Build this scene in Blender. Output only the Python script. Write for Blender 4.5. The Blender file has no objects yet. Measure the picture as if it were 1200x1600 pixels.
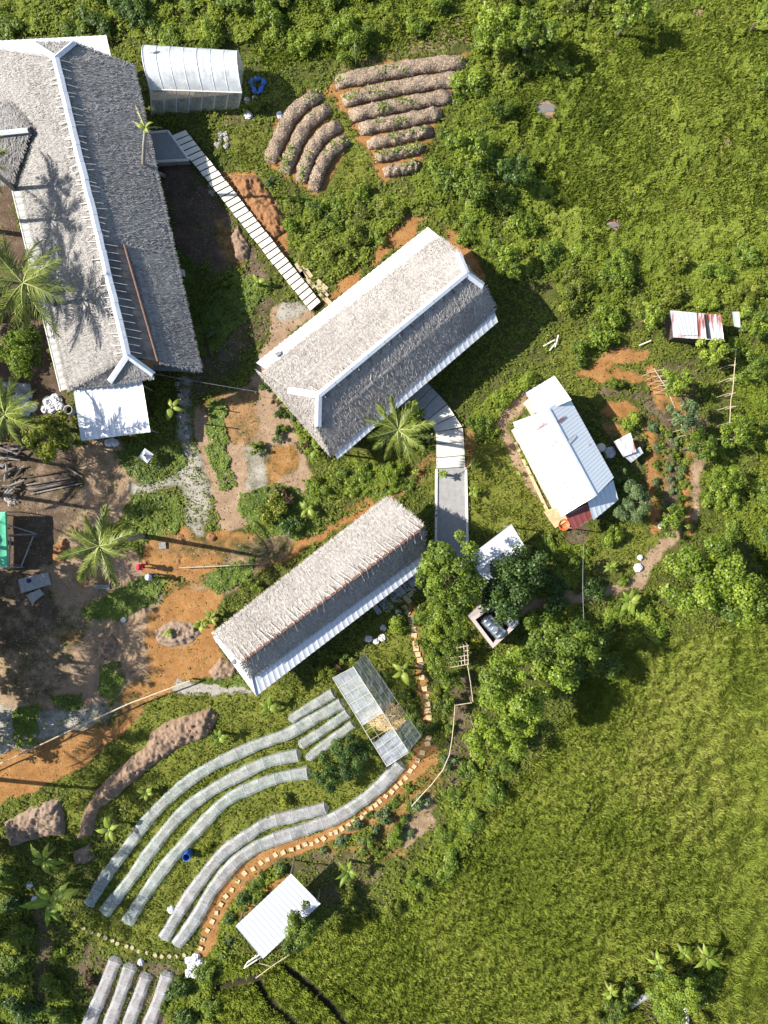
import bpy, math, random
import numpy as np
from mathutils import Vector, Matrix

# ------------------------------------------------------------------ camera, sky, sun, exposure
SC = bpy.context.scene
COL = SC.collection
H, S = 55.5, 20.0                       # camera height (m), photo pixels per metre on the ground
R = math.radians
SUN_EL, SUN_AZ = 41.0, 172.0            # elevation; direction towards the sun, degrees from +x

cam_d = bpy.data.cameras.new('camera'); cam = bpy.data.objects.new('camera', cam_d); COL.objects.link(cam)
cam.location = (0, 0, H); cam.rotation_euler = (0, 0, 0)
cam_d.sensor_fit = 'VERTICAL'; cam_d.angle = 2 * math.atan(40.0 / H)
cam_d.clip_start = 0.5; cam_d.clip_end = 3000
SC.camera = cam

W = bpy.data.worlds.new('World'); SC.world = W; W.use_nodes = True
nt = W.node_tree; nt.nodes.clear()
sky = nt.nodes.new('ShaderNodeTexSky'); sky.sky_type = 'NISHITA'; sky.sun_disc = False
sky.sun_elevation = R(SUN_EL); sky.sun_rotation = R(90 - SUN_AZ)
bg = nt.nodes.new('ShaderNodeBackground'); bg.inputs[1].default_value = 0.10
wo = nt.nodes.new('ShaderNodeOutputWorld')
nt.links.new(sky.outputs[0], bg.inputs[0]); nt.links.new(bg.outputs[0], wo.inputs[0])

sun_d = bpy.data.lights.new('sun', 'SUN'); sun_d.energy = 5.0; sun_d.angle = R(0.5); sun_d.color = (1.0, 0.95, 0.86)
sun = bpy.data.objects.new('sun', sun_d); COL.objects.link(sun); sun.location = (-40, 5, 60)
sd = Vector((math.cos(R(SUN_AZ)) * math.cos(R(SUN_EL)), math.sin(R(SUN_AZ)) * math.cos(R(SUN_EL)), math.sin(R(SUN_EL))))
sun.rotation_euler = sd.to_track_quat('Z', 'Y').to_euler()

SC.view_settings.view_transform = 'Standard'; SC.view_settings.look = 'None'
SC.view_settings.gamma = 1; SC.view_settings.exposure = 1.18
SC.render.engine = 'CYCLES'
SC.cycles.max_bounces = 6; SC.cycles.diffuse_bounces = 2; SC.cycles.glossy_bounces = 2
SC.cycles.transmission_bounces = 3; SC.cycles.transparent_max_bounces = 10
SC.cycles.caustics_reflective = False; SC.cycles.caustics_refractive = False

rnd = random.Random(7)
RNG = np.random.default_rng(11)

# ------------------------------------------------------------------ helpers
def G(px, py, z=0.0):
    k = (H - z) / H
    return Vector(((px - 600) / S * k, (800 - py) / S * k, z))
def wx(px): return (px - 600) / S
def wy(py): return (800 - py) / S

def tag(o, label=None, cat=None, group=None, kind=None):
    if label: o['label'] = label
    if cat: o['category'] = cat
    if group: o['group'] = group
    if kind: o['kind'] = kind
    return o
def empty(name, loc, label, cat, group=None, rz=0):
    o = bpy.data.objects.new(name, None); COL.objects.link(o); o.location = loc; o.rotation_euler = (0, 0, rz)
    o.empty_display_size = 0.3
    return tag(o, label, cat, group)

class MB:
    def __init__(s): s.v = []; s.f = []; s.m = []
    def poly(s, pts, m=0):
        b = len(s.v); s.v += [tuple(p) for p in pts]; s.f.append(tuple(range(b, b + len(pts)))); s.m.append(m)
    def slab(s, pts, th, m=0):
        """polygon pts (ccw from above) with thickness th straight down"""
        n = len(pts); b = len(s.v)
        s.v += [tuple(p) for p in pts] + [(p[0], p[1], p[2] - th) for p in pts]
        s.f.append(tuple(range(b, b + n))); s.f.append(tuple(range(b + 2 * n - 1, b + n - 1, -1))); s.m += [m, m]
        for i in range(n):
            j = (i + 1) % n
            s.f.append((b + i, b + n + i, b + n + j, b + j)); s.m.append(m)
    def prism(s, pts, z0, z1, m=0): s.slab([(p[0], p[1], z1) for p in pts], z1 - z0, m)
    def box(s, c, d, rz=0, m=0):
        cs, sn = math.cos(rz), math.sin(rz); q = []
        for x, y in ((-1, -1), (1, -1), (1, 1), (-1, 1)):
            x *= d[0] / 2; y *= d[1] / 2
            q.append((c[0] + x * cs - y * sn, c[1] + x * sn + y * cs, c[2] + d[2] / 2))
        s.slab(q, d[2], m)
    def tube(s, pts, r, n=6, m=0, caps=True):
        pts = [Vector(p) for p in pts]; k = len(pts)
        rs = r if isinstance(r, (list, tuple)) else [r] * k
        b = len(s.v)
        for i, p in enumerate(pts):
            t = (pts[min(i + 1, k - 1)] - pts[max(i - 1, 0)]).normalized()
            a = t.orthogonal().normalized() if abs(t.z) < .9 else Vector((1, 0, 0)); a = (a - t * a.dot(t)).normalized(); c = t.cross(a)
            if abs(t.z) < .9:
                a = Vector((0, 0, 1)); a = (a - t * a.dot(t)).normalized(); c = t.cross(a)
            for j in range(n):
                an = 2 * math.pi * j / n
                s.v.append(tuple(p + (a * math.cos(an) + c * math.sin(an)) * rs[i]))
        for i in range(k - 1):
            for j in range(n):
                j2 = (j + 1) % n
                s.f.append((b + i * n + j, b + i * n + j2, b + (i + 1) * n + j2, b + (i + 1) * n + j)); s.m.append(m)
        if caps:
            s.f.append(tuple(range(b + n - 1, b - 1, -1))); s.f.append(tuple(range(b + (k - 1) * n, b + k * n))); s.m += [m, m]
    def lathe(s, c, prof, n=20, m=0):
        b = len(s.v)
        for r_, z in prof:
            for j in range(n):
                a = 2 * math.pi * j / n; s.v.append((c[0] + r_ * math.cos(a), c[1] + r_ * math.sin(a), c[2] + z))
        for i in range(len(prof) - 1):
            for j in range(n):
                j2 = (j + 1) % n
                s.f.append((b + i * n + j, b + i * n + j2, b + (i + 1) * n + j2, b + (i + 1) * n + j)); s.m.append(m)
    def grid(s, fn, nu, nv, m=0):
        b = len(s.v)
        for i in range(nu + 1):
            for j in range(nv + 1): s.v.append(tuple(fn(i / nu, j / nv)))
        for i in range(nu):
            for j in range(nv):
                a = b + i * (nv + 1) + j
                s.f.append((a, a + nv + 1, a + nv + 2, a + 1)); s.m.append(m)
    def build(s, name, mats, parent=None, smooth=False, world=True):
        me = bpy.data.meshes.new(name)
        vs = s.v
        o = bpy.data.objects.new(name, me); COL.objects.link(o)
        if parent is not None:
            o.parent = parent
            if world:                       # verts are given in world space: bring them into the parent's frame
                mi = (Matrix.Translation(parent.location) @ Matrix.Rotation(parent.rotation_euler[2], 4, 'Z')).inverted()
                vs = [tuple(mi @ Vector(v)) for v in vs]
        me.from_pydata(vs, [], s.f)
        for mt in (mats if isinstance(mats, (list, tuple)) else [mats]): me.materials.append(mt)
        if any(s.m): me.polygons.foreach_set('material_index', s.m)
        if smooth: me.polygons.foreach_set('use_smooth', [True] * len(s.f))
        me.update()
        return o

def np_mesh(name, v, f, mats, tint=None, midx=None, smooth=False):
    """v (N,3), f (M,k) numpy -> mesh datablock"""
    me = bpy.data.meshes.new(name); k = f.shape[1]; n = len(f)
    me.vertices.add(len(v)); me.vertices.foreach_set('co', np.asarray(v, np.float32).ravel())
    me.loops.add(n * k); me.loops.foreach_set('vertex_index', np.asarray(f, np.int32).ravel())
    me.polygons.add(n); me.polygons.foreach_set('loop_start', np.arange(0, n * k, k, dtype=np.int32))
    if midx is not None: me.polygons.foreach_set('material_index', np.asarray(midx, np.int32))
    if smooth: me.polygons.foreach_set('use_smooth', np.ones(n, bool))
    for mt in (mats if isinstance(mats, (list, tuple)) else [mats]): me.materials.append(mt)
    if tint is not None:
        a = me.attributes.new('tint', 'FLOAT', 'POINT'); a.data.foreach_set('value', np.asarray(tint, np.float32))
    me.update(calc_edges=True)
    return me
def np_obj(name, me, parent=None, loc=None):
    o = bpy.data.objects.new(name, me); COL.objects.link(o)
    if parent is not None: o.parent = parent
    if loc is not None: o.location = loc
    return o

def vnoise(x, y, sc, seed=0):
    r = np.random.default_rng(seed).random((257, 257)); x = np.asarray(x, float) / sc + 64; y = np.asarray(y, float) / sc + 64
    xi = np.floor(x).astype(int); yi = np.floor(y).astype(int); fx = x - xi; fy = y - yi
    fx = fx * fx * (3 - 2 * fx); fy = fy * fy * (3 - 2 * fy); xi %= 256; yi %= 256
    return (r[xi, yi] * (1 - fx) + r[xi + 1, yi] * fx) * (1 - fy) + (r[xi, yi + 1] * (1 - fx) + r[xi + 1, yi + 1] * fx) * fy
def fnoise(x, y, sc, seed=0):
    return .55 * vnoise(x, y, sc, seed) + .3 * vnoise(x, y, sc / 2.1, seed + 1) + .15 * vnoise(x, y, sc / 4.3, seed + 2)
def inpoly(x, y, poly):
    r = np.zeros(np.shape(x), bool); n = len(poly)
    for i in range(n):
        x1, y1 = poly[i]; x2, y2 = poly[(i + 1) % n]
        if y1 == y2: continue
        c = (y1 > y) != (y2 > y)
        r ^= c & (x < (x2 - x1) * (y - y1) / (y2 - y1) + x1)
    return r
def dist_line(x, y, pl):
    d = np.full(np.shape(x), 1e9)
    for (x1, y1), (x2, y2) in zip(pl[:-1], pl[1:]):
        dx, dy = x2 - x1, y2 - y1; t = np.clip(((x - x1) * dx + (y - y1) * dy) / (dx * dx + dy * dy), 0, 1)
        d = np.minimum(d, np.hypot(x - x1 - t * dx, y - y1 - t * dy))
    return d
def smooth_line(pts, n=8):
    """Catmull-Rom through pixel points"""
    P = [pts[0]] + list(pts) + [pts[-1]]; out = []
    for i in range(1, len(P) - 2):
        p0, p1, p2, p3 = [np.array(q, float) for q in P[i - 1:i + 3]]
        for k in range(n):
            t = k / n
            out.append(tuple(.5 * ((2 * p1) + (-p0 + p2) * t + (2 * p0 - 5 * p1 + 4 * p2 - p3) * t * t + (-p0 + 3 * p1 - 3 * p2 + p3) * t ** 3)))
    out.append(tuple(float(c) for c in pts[-1])); return out

# ------------------------------------------------------------------ materials
class NT:
    def __init__(s, name):
        s.mat = bpy.data.materials.new(name); s.mat.use_nodes = True; s.t = s.mat.node_tree; s.t.nodes.clear()
        s.out = s.n('ShaderNodeOutputMaterial')
    def n(s, ty, **kw):
        nd = s.t.nodes.new(ty)
        for k, v in kw.items(): setattr(nd, k, v)
        return nd
    def l(s, a, b): s.t.links.new(a, b)
    def noise(s, scale, detail=4, rough=.6, vec=None, kind='Object'):
        tc = s.n('ShaderNodeTexCoord'); nz = s.n('ShaderNodeTexNoise')
        nz.inputs['Scale'].default_value = scale; nz.inputs['Detail'].default_value = detail; nz.inputs['Roughness'].default_value = rough
        s.l(vec if vec else tc.outputs[kind], nz.inputs['Vector']); return nz.outputs[0]
    def ramp(s, fac, stops):
        r = s.n('ShaderNodeValToRGB'); e = r.color_ramp.elements
        while len(e) < len(stops): e.new(.5)
        for i, (p, c) in enumerate(stops): e[i].position = p; e[i].color = (*c, 1) if len(c) == 3 else c
        s.l(fac, r.inputs[0]); return r.outputs[0]
    def mix(s, fac, a, b, mode='MIX'):
        m = s.n('ShaderNodeMix', data_type='RGBA', blend_type=mode)
        for sock, v in ((m.inputs[0], fac), (m.inputs[6], a), (m.inputs[7], b)):
            if hasattr(v, 'links') or hasattr(v, 'is_linked'): s.l(v, sock)
            elif isinstance(v, (int, float)): sock.default_value = v
            else: sock.default_value = (*v, 1)
        return m.outputs[2]
    def math(s, op, a, b=0.0, c=0.0, clamp=False):
        m = s.n('ShaderNodeMath', operation=op, use_clamp=clamp)
        for i, v in enumerate((a, b, c)):
            if hasattr(v, 'is_linked'): s.l(v, m.inputs[i])
            else: m.inputs[i].default_value = v
        return m.outputs[0]
    def attr(s, name): return s.n('ShaderNodeAttribute', attribute_name=name)
    def bump(s, h, strength=.5, dist=.05):
        b = s.n('ShaderNodeBump'); b.inputs['Strength'].default_value = strength; b.inputs['Distance'].default_value = dist
        s.l(h, b.inputs['Height']); return b.outputs[0]
    def bsdf(s, col, rough=.8, metal=0, normal=None, spec=.3):
        p = s.n('ShaderNodeBsdfPrincipled'); p.inputs['Roughness'].default_value = rough; p.inputs['Metallic'].default_value = metal
        p.inputs['Specular IOR Level'].default_value = spec
        if hasattr(col, 'is_linked'): s.l(col, p.inputs['Base Color'])
        else: p.inputs['Base Color'].default_value = (*col, 1)
        if normal is not None: s.l(normal, p.inputs['Normal'])
        return p.outputs[0]
    def done(s, sh): s.l(sh, s.out.inputs[0]); return s.mat

def m_plain(name, a, b=None, scale=3.0, rough=.8, metal=0, bump=.3, spec=.3, kind='Object'):
    m = NT(name); b = b or tuple(c * .7 for c in a)
    nz = m.noise(scale, 6, .65, kind=kind); col = m.ramp(nz, [(.3, b), (.7, a)])
    nb = m.noise(scale * 6, 4, kind=kind)
    return m.done(m.bsdf(col, rough, metal, m.bump(nb, bump, .02), spec))
def m_leaf(name, dark, mid, light, trans=.35, gloss=.02):
    m = NT(name); t = m.attr('tint').outputs['Fac']
    oi = m.n('ShaderNodeObjectInfo').outputs['Random']
    t2 = m.math('ADD', t, m.math('MULTIPLY', m.math('SUBTRACT', oi, .5), .22), clamp=True)
    col = m.ramp(t2, [(.05, dark), (.5, mid), (.95, light)])
    d = m.n('ShaderNodeBsdfDiffuse'); m.l(col, d.inputs[0])
    tr = m.n('ShaderNodeBsdfTranslucent'); m.l(m.mix(1.0, col, (1.0, 1.05, .45), 'MULTIPLY'), tr.inputs[0])
    a = m.n('ShaderNodeMixShader'); a.inputs[0].default_value = trans; m.l(d.outputs[0], a.inputs[1]); m.l(tr.outputs[0], a.inputs[2])
    g = m.n('ShaderNodeBsdfGlossy'); g.inputs['Roughness'].default_value = .45
    b = m.n('ShaderNodeMixShader'); b.inputs[0].default_value = gloss; m.l(a.outputs[0], b.inputs[1]); m.l(g.outputs[0], b.inputs[2])
    return m.done(b.outputs[0])
def m_thatch(name, stops):
    m = NT(name); t = m.attr('tint').outputs['Fac']; nz = m.noise(1.2, 5, .6)
    f = m.math('ADD', m.math('MULTIPLY', t, .75), m.math('MULTIPLY', nz, .3))
    col = m.ramp(f, stops); fine = m.noise(22, 3, .7)
    return m.done(m.bsdf(m.mix(.35, col, m.ramp(fine, [(.35, (.35, .33, .31)), (.65, (1, 1, 1))]), 'MULTIPLY'), .95, 0, m.bump(fine, .6, .04), .1))
def m_net(name, col, alpha, rough=.5):
    """woven net / plastic film: partly see-through everywhere"""
    m = NT(name); nz = m.noise(1.6, 5, .6); fine = m.noise(9, 3, .6)
    c = m.ramp(nz, [(.3, tuple(x * .75 for x in col)), (.7, col)])
    d = m.n('ShaderNodeBsdfDiffuse'); m.l(c, d.inputs[0]); tr = m.n('ShaderNodeBsdfTranslucent'); m.l(c, tr.inputs[0])
    a = m.n('ShaderNodeMixShader'); a.inputs[0].default_value = .35; m.l(d.outputs[0], a.inputs[1]); m.l(tr.outputs[0], a.inputs[2])
    g = m.n('ShaderNodeBsdfGlossy'); g.inputs['Roughness'].default_value = rough
    a2 = m.n('ShaderNodeMixShader'); a2.inputs[0].default_value = .06; m.l(a.outputs[0], a2.inputs[1]); m.l(g.outputs[0], a2.inputs[2])
    tp = m.n('ShaderNodeBsdfTransparent')
    f = m.math('ADD', m.math('MULTIPLY', m.math('SUBTRACT', fine, .5), .5), alpha, clamp=True)
    f = m.math('ADD', m.math('MULTIPLY', m.math('SUBTRACT', nz, .5), .35), f, clamp=True)
    b = m.n('ShaderNodeMixShader'); m.l(f, b.inputs[0]); m.l(tp.outputs[0], b.inputs[1]); m.l(a2.outputs[0], b.inputs[2])
    return m.done(b.outputs[0])
def m_metal(name, col, rust, amount, ang=0.0, streak=9.0, rough=.4, metal=.25):
    """painted corrugated sheet with rust streaks running along local direction ang"""
    m = NT(name); tc = m.n('ShaderNodeTexCoord'); mp = m.n('ShaderNodeMapping'); mp.vector_type = 'TEXTURE'
    mp.inputs['Rotation'].default_value = (0, 0, ang); mp.inputs['Scale'].default_value = (streak, 1.0, 1)
    m.l(tc.outputs['Object'], mp.inputs['Vector'])
    s1 = m.noise(1.6, 5, .6, vec=mp.outputs[0]); big = m.noise(.35, 3, .5)
    f = m.math('MULTIPLY', m.math('SUBTRACT', m.math('ADD', s1, m.math('MULTIPLY', big, .6)), 1.0 - amount), 7.0, clamp=True)
    dirt = m.noise(.8, 5, .7)
    base = m.mix(m.math('MULTIPLY', dirt, .35), col, tuple(c * .62 for c in col))
    c = m.mix(f, base, rust)
    return m.done(m.bsdf(c, rough, metal, m.bump(s1, .15, .02), .4))

M = {}
M['thatch'] = m_thatch('grey_thatch', [(.10, (.17, .16, .15)), (.5, (.305, .288, .272)), (.9, (.43, .41, .39))])
M['thatch_warm'] = m_thatch('weathered_thatch', [(.10, (.20, .178, .16)), (.5, (.36, .33, .305)), (.9, (.50, .465, .435))])
M['white_metal'] = m_metal('white_painted_sheet', (.60, .61, .63), (.35, .30, .28), -.02)
M['eave_metal'] = m_metal('pale_eave_sheet', (.54, .55, .57), (.4, .38, .37), .0)
M['white_roof'] = m_metal('white_ribbed_roof_sheet', (.54, .575, .61), (.26, .20, .20), .10, R(29), 6)
M['rust_roof'] = m_metal('rusty_roof_sheet', (.62, .62, .64), (.24, .06, .04), .24, R(88), 5, .6, .1)
M['rust_streak'] = m_metal('rust_streaked_sheet', (.46, .47, .50), (.20, .10, .09), .30, R(29), 5, .6, .1)
M['red_sheet'] = m_metal('red_brown_sheet', (.20, .05, .045), (.40, .33, .31), .08, R(29), 5, .6, .1)
M['ridge'] = m_plain('white_ridge_capping', (.66, .68, .72), (.50, .52, .56), 2.0, .4, .1, .05)
M['skylight'] = NT('smoky_plastic_sheet')
_m = M['skylight']; _tc = _m.noise(1.0, 5, .6); _c = _m.ramp(_tc, [(.35, (.05, .043, .038)), (.7, (.115, .10, .09))])
_w = _m.n('ShaderNodeTexWave'); _w.inputs['Scale'].default_value = 1.6; _w.inputs['Distortion'].default_value = .5
M['skylight'] = _m.done(_m.bsdf(_c, .35, 0, None, .5))
M['clear_strip'] = m_plain('weathered_clear_sheet', (.23, .225, .20), (.15, .15, .135), 1.2, .45)
M['bamboo'] = m_plain('pale_bamboo', (.48, .40, .28), (.30, .24, .16), 4, .6)
M['bleached'] = m_plain('bleached_bamboo', (.62, .58, .52), (.42, .39, .34), 4, .6)
M['darkwood'] = m_plain('dark_timber', (.10, .075, .055), (.05, .035, .028), 5, .8)
M['redwood'] = m_plain('red_brown_batten', (.22, .12, .085), (.11, .065, .05), 6, .8)
M['plank'] = m_plain('sawn_timber', (.42, .34, .22), (.28, .21, .13), 5, .75)
M['grey_wood'] = m_plain('grey_split_wood', (.26, .245, .23), (.12, .11, .10), 5, .85)
M['wall'] = m_plain('woven_bamboo_wall', (.30, .23, .15), (.18, .13, .08), 6, .8)
M['plaster'] = m_plain('pale_plaster', (.55, .52, .47), (.42, .39, .34), 2, .8)
M['concrete'] = m_plain('grey_concrete', (.27, .265, .255), (.20, .195, .19), 2.5, .9)
M['pale_concrete'] = m_plain('pale_concrete', (.52, .49, .44), (.40, .37, .32), 2, .9)
M['white_edge'] = m_plain('whitish_concrete_edge', (.60, .58, .54), (.48, .46, .43), 3, .85)
M['pink_wall'] = m_plain('pinkish_render', (.42, .36, .34), (.31, .27, .25), 2, .85)
M['walk_board'] = m_plain('pale_cement_boards', (.60, .57, .49), (.47, .43, .34), .8, .8)
M['stone'] = m_plain('sandy_slab', (.54, .42, .25), (.34, .23, .12), 2.5, .9)
M['round_stone'] = m_plain('dull_sandy_stone', (.40, .34, .20), (.26, .22, .12), 4, .9)
M['grey_slab'] = m_plain('grey_slab', (.33, .32, .31), (.24, .235, .23), 4, .9)
M['steel'] = m_plain('brushed_steel', (.62, .64, .66), (.45, .47, .50), 3, .22, .95, .1)
M['grey_steel'] = m_plain('dull_grey_steel', (.25, .26, .27), (.15, .15, .155), 3, .5, .4)
M['net'] = m_net('white_insect_net', (.74, .77, .79), .86)
M['net_wall'] = m_net('thin_white_net', (.55, .58, .58), .48)
M['tunnel_net'] = m_net('tunnel_net', (.60, .68, .67), .44)
M['tunnel_net_pale'] = m_net('tunnel_net_pale', (.62, .64, .68), .46)
M['film'] = m_net('clear_plastic_film', (.42, .45, .50), .66, .25)
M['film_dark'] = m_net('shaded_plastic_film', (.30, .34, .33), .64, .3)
M['hoop'] = m_plain('grey_plastic_hoop', (.50, .53, .54), (.42, .45, .46), 3, .6)
M['sack'] = m_plain('white_woven_sack', (.66, .66, .68), (.45, .45, .48), 5, .8, 0, .6)
M['blue_tarp'] = m_plain('blue_tarpaulin', (.06, .16, .48), (.03, .08, .28), 4, .5)
M['blue_plastic'] = m_plain('blue_plastic', (.03, .13, .42), (.02, .08, .28), 3, .4)
M['navy_plastic'] = m_plain('dark_blue_plastic', (.02, .04, .20), (.015, .03, .12), 3, .4)
M['green_tarp'] = m_plain('mint_green_canopy', (.12, .52, .30), (.08, .36, .20), 2, .6)
M['orange_plastic'] = m_plain('orange_plastic', (.60, .13, .03), (.42, .09, .02), 3, .5)
M['cream_plastic'] = m_plain('cream_lid', (.62, .52, .42), (.5, .42, .34), 3, .6)
M['black'] = m_plain('black_rubber', (.02, .02, .022), (.012, .012, .013), 3, .6)
M['water'] = m_plain('muddy_water', (.16, .15, .13), (.10, .095, .085), .8, .12, 0, .02, .5)
M['bark'] = m_plain('brown_bark', (.17, .13, .095), (.08, .06, .045), 6, .9, 0, .8)
M['palm_bark'] = m_plain('grey_palm_trunk', (.30, .27, .23), (.19, .17, .145), 6, .9, 0, .8)
M['straw'] = m_thatch('straw_mulch', [(.10, (.13, .095, .065)), (.5, (.31, .235, .17)), (.9, (.48, .38, .28))])
M['straw_gold'] = m_thatch('golden_straw', [(.10, (.22, .15, .06)), (.5, (.42, .31, .14)), (.9, (.60, .48, .26))])
M['soil'] = m_plain('turned_brown_soil', (.27, .185, .125), (.13, .085, .058), 3, .95, 0, 1.0)
M['soil_grey'] = m_plain('dry_grey_brown_soil', (.28, .20, .145), (.14, .10, .072), 3, .95, 0, 1.0)
M['soil_orange'] = m_plain('orange_soil', (.27, .13, .055), (.15, .075, .034), 5, .95, 0, 1.0)
M['rubble'] = m_plain('pale_rubble', (.42, .39, .35), (.27, .24, .21), 6, .9)
# foliage: (dark, mid, light) real leaf albedos
M['leaf_mid'] = m_leaf('mid_green_leaves', (.045, .078, .012), (.135, .195, .020), (.25, .31, .04), .4)
M['leaf_bright'] = m_leaf('bright_green_leaves', (.075, .12, .014), (.19, .26, .024), (.33, .39, .05), .4)
M['leaf_dark'] = m_leaf('dark_green_leaves', (.026, .052, .013), (.072, .125, .022), (.145, .205, .04), .35)
M['leaf_olive'] = m_leaf('olive_green_leaves', (.065, .082, .012), (.17, .20, .022), (.29, .31, .045), .4)
M['leaf_yellow'] = m_leaf('yellow_green_leaves', (.10, .12, .012), (.24, .27, .02), (.38, .40, .04), .4)
M['leaf_grey'] = m_leaf('grey_green_leaves', (.05, .085, .035), (.13, .185, .065), (.22, .28, .12), .35)
M['leaf_scrub'] = m_leaf('scrub_leaves', (.06, .09, .013), (.165, .21, .024), (.28, .32, .05), .4, .01)
M['leaf_brown'] = m_leaf('purple_brown_leaves', (.05, .025, .018), (.12, .08, .038), (.19, .16, .06), .3)
M['leaf_dry'] = m_leaf('dry_palm_leaves', (.14, .10, .05), (.25, .20, .10), (.40, .34, .18))
M['palm'] = m_leaf('palm_leaflets', (.065, .09, .014), (.15, .19, .03), (.30, .32, .08))
M['banana'] = m_leaf('banana_leaf', (.08, .13, .014), (.17, .25, .03), (.31, .37, .06), .45)
M['midrib'] = m_plain('pale_green_midrib', (.28, .30, .10), (.18, .20, .06), 3, .6)
M['field'] = m_leaf('field_grass', (.088, .122, .020), (.205, .255, .036), (.365, .375, .085), .38, .003)
M['weed'] = m_leaf('weed_leaves', (.052, .078, .014), (.140, .172, .028), (.25, .27, .05), .35, .005)
M['lawn'] = m_leaf('lawn_grass', (.078, .098, .018), (.165, .185, .032), (.27, .275, .055), .3, .005)
M['skin'] = m_plain('skin', (.28, .16, .10), (.22, .12, .075), 3, .6)
M['red_cloth'] = m_plain('red_cloth', (.55, .03, .06), (.42, .02, .045), 6, .8)
M['pale_cloth'] = m_plain('pale_blue_cloth', (.48, .52, .62), (.34, .38, .50), 6, .8)
M['navy_cloth'] = m_plain('dark_blue_cloth', (.04, .05, .12), (.025, .03, .08), 6, .85)
M['hair'] = m_plain('black_hair', (.015, .013, .012), (.01, .009, .008), 8, .5)

# ------------------------------------------------------------------ ground: one sheet, zones of soil, dirt, gravel and lawn
RES = 2; MX = 200                                                   # zone raster: 2 photo pixels, margin 200 px
gx = np.arange(-MX, 1200 + MX, RES) + .5 * RES; gy = np.arange(-MX, 1600 + MX, RES) + .5 * RES
PX, PY = np.meshgrid(gx, gy)
WX_ = PX + 22 * (fnoise(PX, PY, 46, 21) - .5) + 9 * (vnoise(PX, PY, 9, 22) - .5)
WY_ = PY + 22 * (fnoise(PX, PY, 46, 31) - .5) + 9 * (vnoise(PX, PY, 9, 32) - .5)
def blur(a, n=2):
    for _ in range(n):
        a = (np.roll(a, 1, 0) + np.roll(a, -1, 0) + a * 2) / 4; a = (np.roll(a, 1, 1) + np.roll(a, -1, 1) + a * 2) / 4
    return a
ZN = ['orange', 'tan', 'grey', 'brown', 'lawn', 'field', 'ditch', 'scrub', 'hard']
ZW = {k: np.zeros(PX.shape) for k in ZN}
def paint(k, poly=None, line=None, w=0, op=1.0, n=2, exact=False):
    x, y = (PX * .65 + WX_ * .35, PY * .65 + WY_ * .35) if exact else (WX_, WY_)
    m = inpoly(x, y, poly).astype(float) if poly else (dist_line(x, y, smooth_line(line, 5)) < w).astype(float)
    m = blur(m, n + 2) * op
    for q in ZN: ZW[q] *= (1 - m)
    if k: ZW[k] += m
STONE_LINE = [(640, 945), (644, 970), (648, 1000), (656, 1035), (666, 1088), (670, 1125), (670, 1152), (655, 1186), (626, 1223), (587, 1258), (544, 1289), (496, 1314), (443, 1332), (407, 1347), (372, 1376), (345, 1413), (325, 1454), (312, 1485)]
FIELD_N = [(800, 70), (960, 45), (1060, 10), (1240, -60), (1400, -100), (1400, 520), (1200, 460), (1050, 440), (900, 400), (800, 330), (830, 250), (800, 180)]
FIELD_S = [(960, 990), (1080, 1000), (1200, 960), (1400, 900), (1400, 1800), (300, 1800), (330, 1600), (350, 1500), (440, 1500), (520, 1440), (640, 1440), (720, 1340), (800, 1230), (900, 1110)]
FIELD_E = [(1190, 700), (1400, 560), (1400, 900), (1180, 960), (1180, 780)]
paint('field', FIELD_N); paint('field', FIELD_S); paint('field', FIELD_E)
paint('field', [(400, 20), (700, -20), (760, 60), (560, 90), (420, 110), (390, 70)], op=.7)
# lawns
paint('lawn', [(725, 700), (800, 690), (870, 800), (860, 840), (800, 830), (735, 830)])
paint('lawn', [(190, 1110), (330, 1070), (560, 1060), (640, 1100), (620, 1200), (480, 1300), (300, 1400), (250, 1500), (120, 1460), (180, 1340), (220, 1240), (120, 1300), (110, 1240)], op=.8)
paint('lawn', [(585, 960), (640, 960), (650, 1040), (640, 1100), (590, 1040), (560, 1000)], op=.8)
paint('lawn', [(340, 190), (420, 180), (410, 250), (430, 300), (370, 270)], op=.6)
paint('lawn', [(370, 410), (430, 440), (440, 500), (390, 490), (370, 460)], op=.7)
paint('lawn', [(550, 700), (690, 720), (690, 780), (560, 760)], op=.6)
paint('lawn', [(540, 170), (600, 270), (560, 300), (500, 300)], op=.7)
paint('lawn', [(870, 500), (1010, 520), (1000, 600), (940, 640), (900, 600), (860, 560)], op=.7)
paint('lawn', [(900, 840), (1010, 820), (1040, 850), (990, 900), (930, 900)], op=.7)
paint('lawn', [(30, 1205), (140, 1120), (130, 1300), (60, 1290), (110, 1240)], op=.7)
# the yard: tan and brown dirt, with some shade painted in as brown
paint('tan', [(-200, 690), (60, 700), (140, 690), (185, 690), (205, 740), (200, 800), (130, 840), (215, 860), (245, 890), (255, 930), (195, 985), (195, 1080), (140, 1110), (-200, 1190)])
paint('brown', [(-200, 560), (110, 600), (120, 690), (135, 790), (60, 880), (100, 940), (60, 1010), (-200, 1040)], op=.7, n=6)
paint('brown', [(-200, 270), (10, 270), (100, 620), (-200, 620)], op=.9)  # deep shade beside the long building, painted in as dark brown ground
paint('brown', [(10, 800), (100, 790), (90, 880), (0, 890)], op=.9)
paint('brown', [(235, 240), (300, 260), (400, 390), (430, 450), (380, 460), (380, 400), (330, 430), (290, 400), (265, 330)], op=.8, n=5)
paint('orange', [(330, 330), (360, 350), (385, 400), (360, 415), (335, 380)], op=.5)
paint('brown', line=[(262, 270), (290, 400), (318, 560)], w=12, op=.6)
paint('brown', line=[(320, 590), (360, 540), (410, 480)], w=26, op=.6)
paint('orange', [(345, 265), (400, 270), (450, 345), (450, 400), (420, 400), (380, 330)], op=.85)
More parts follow.
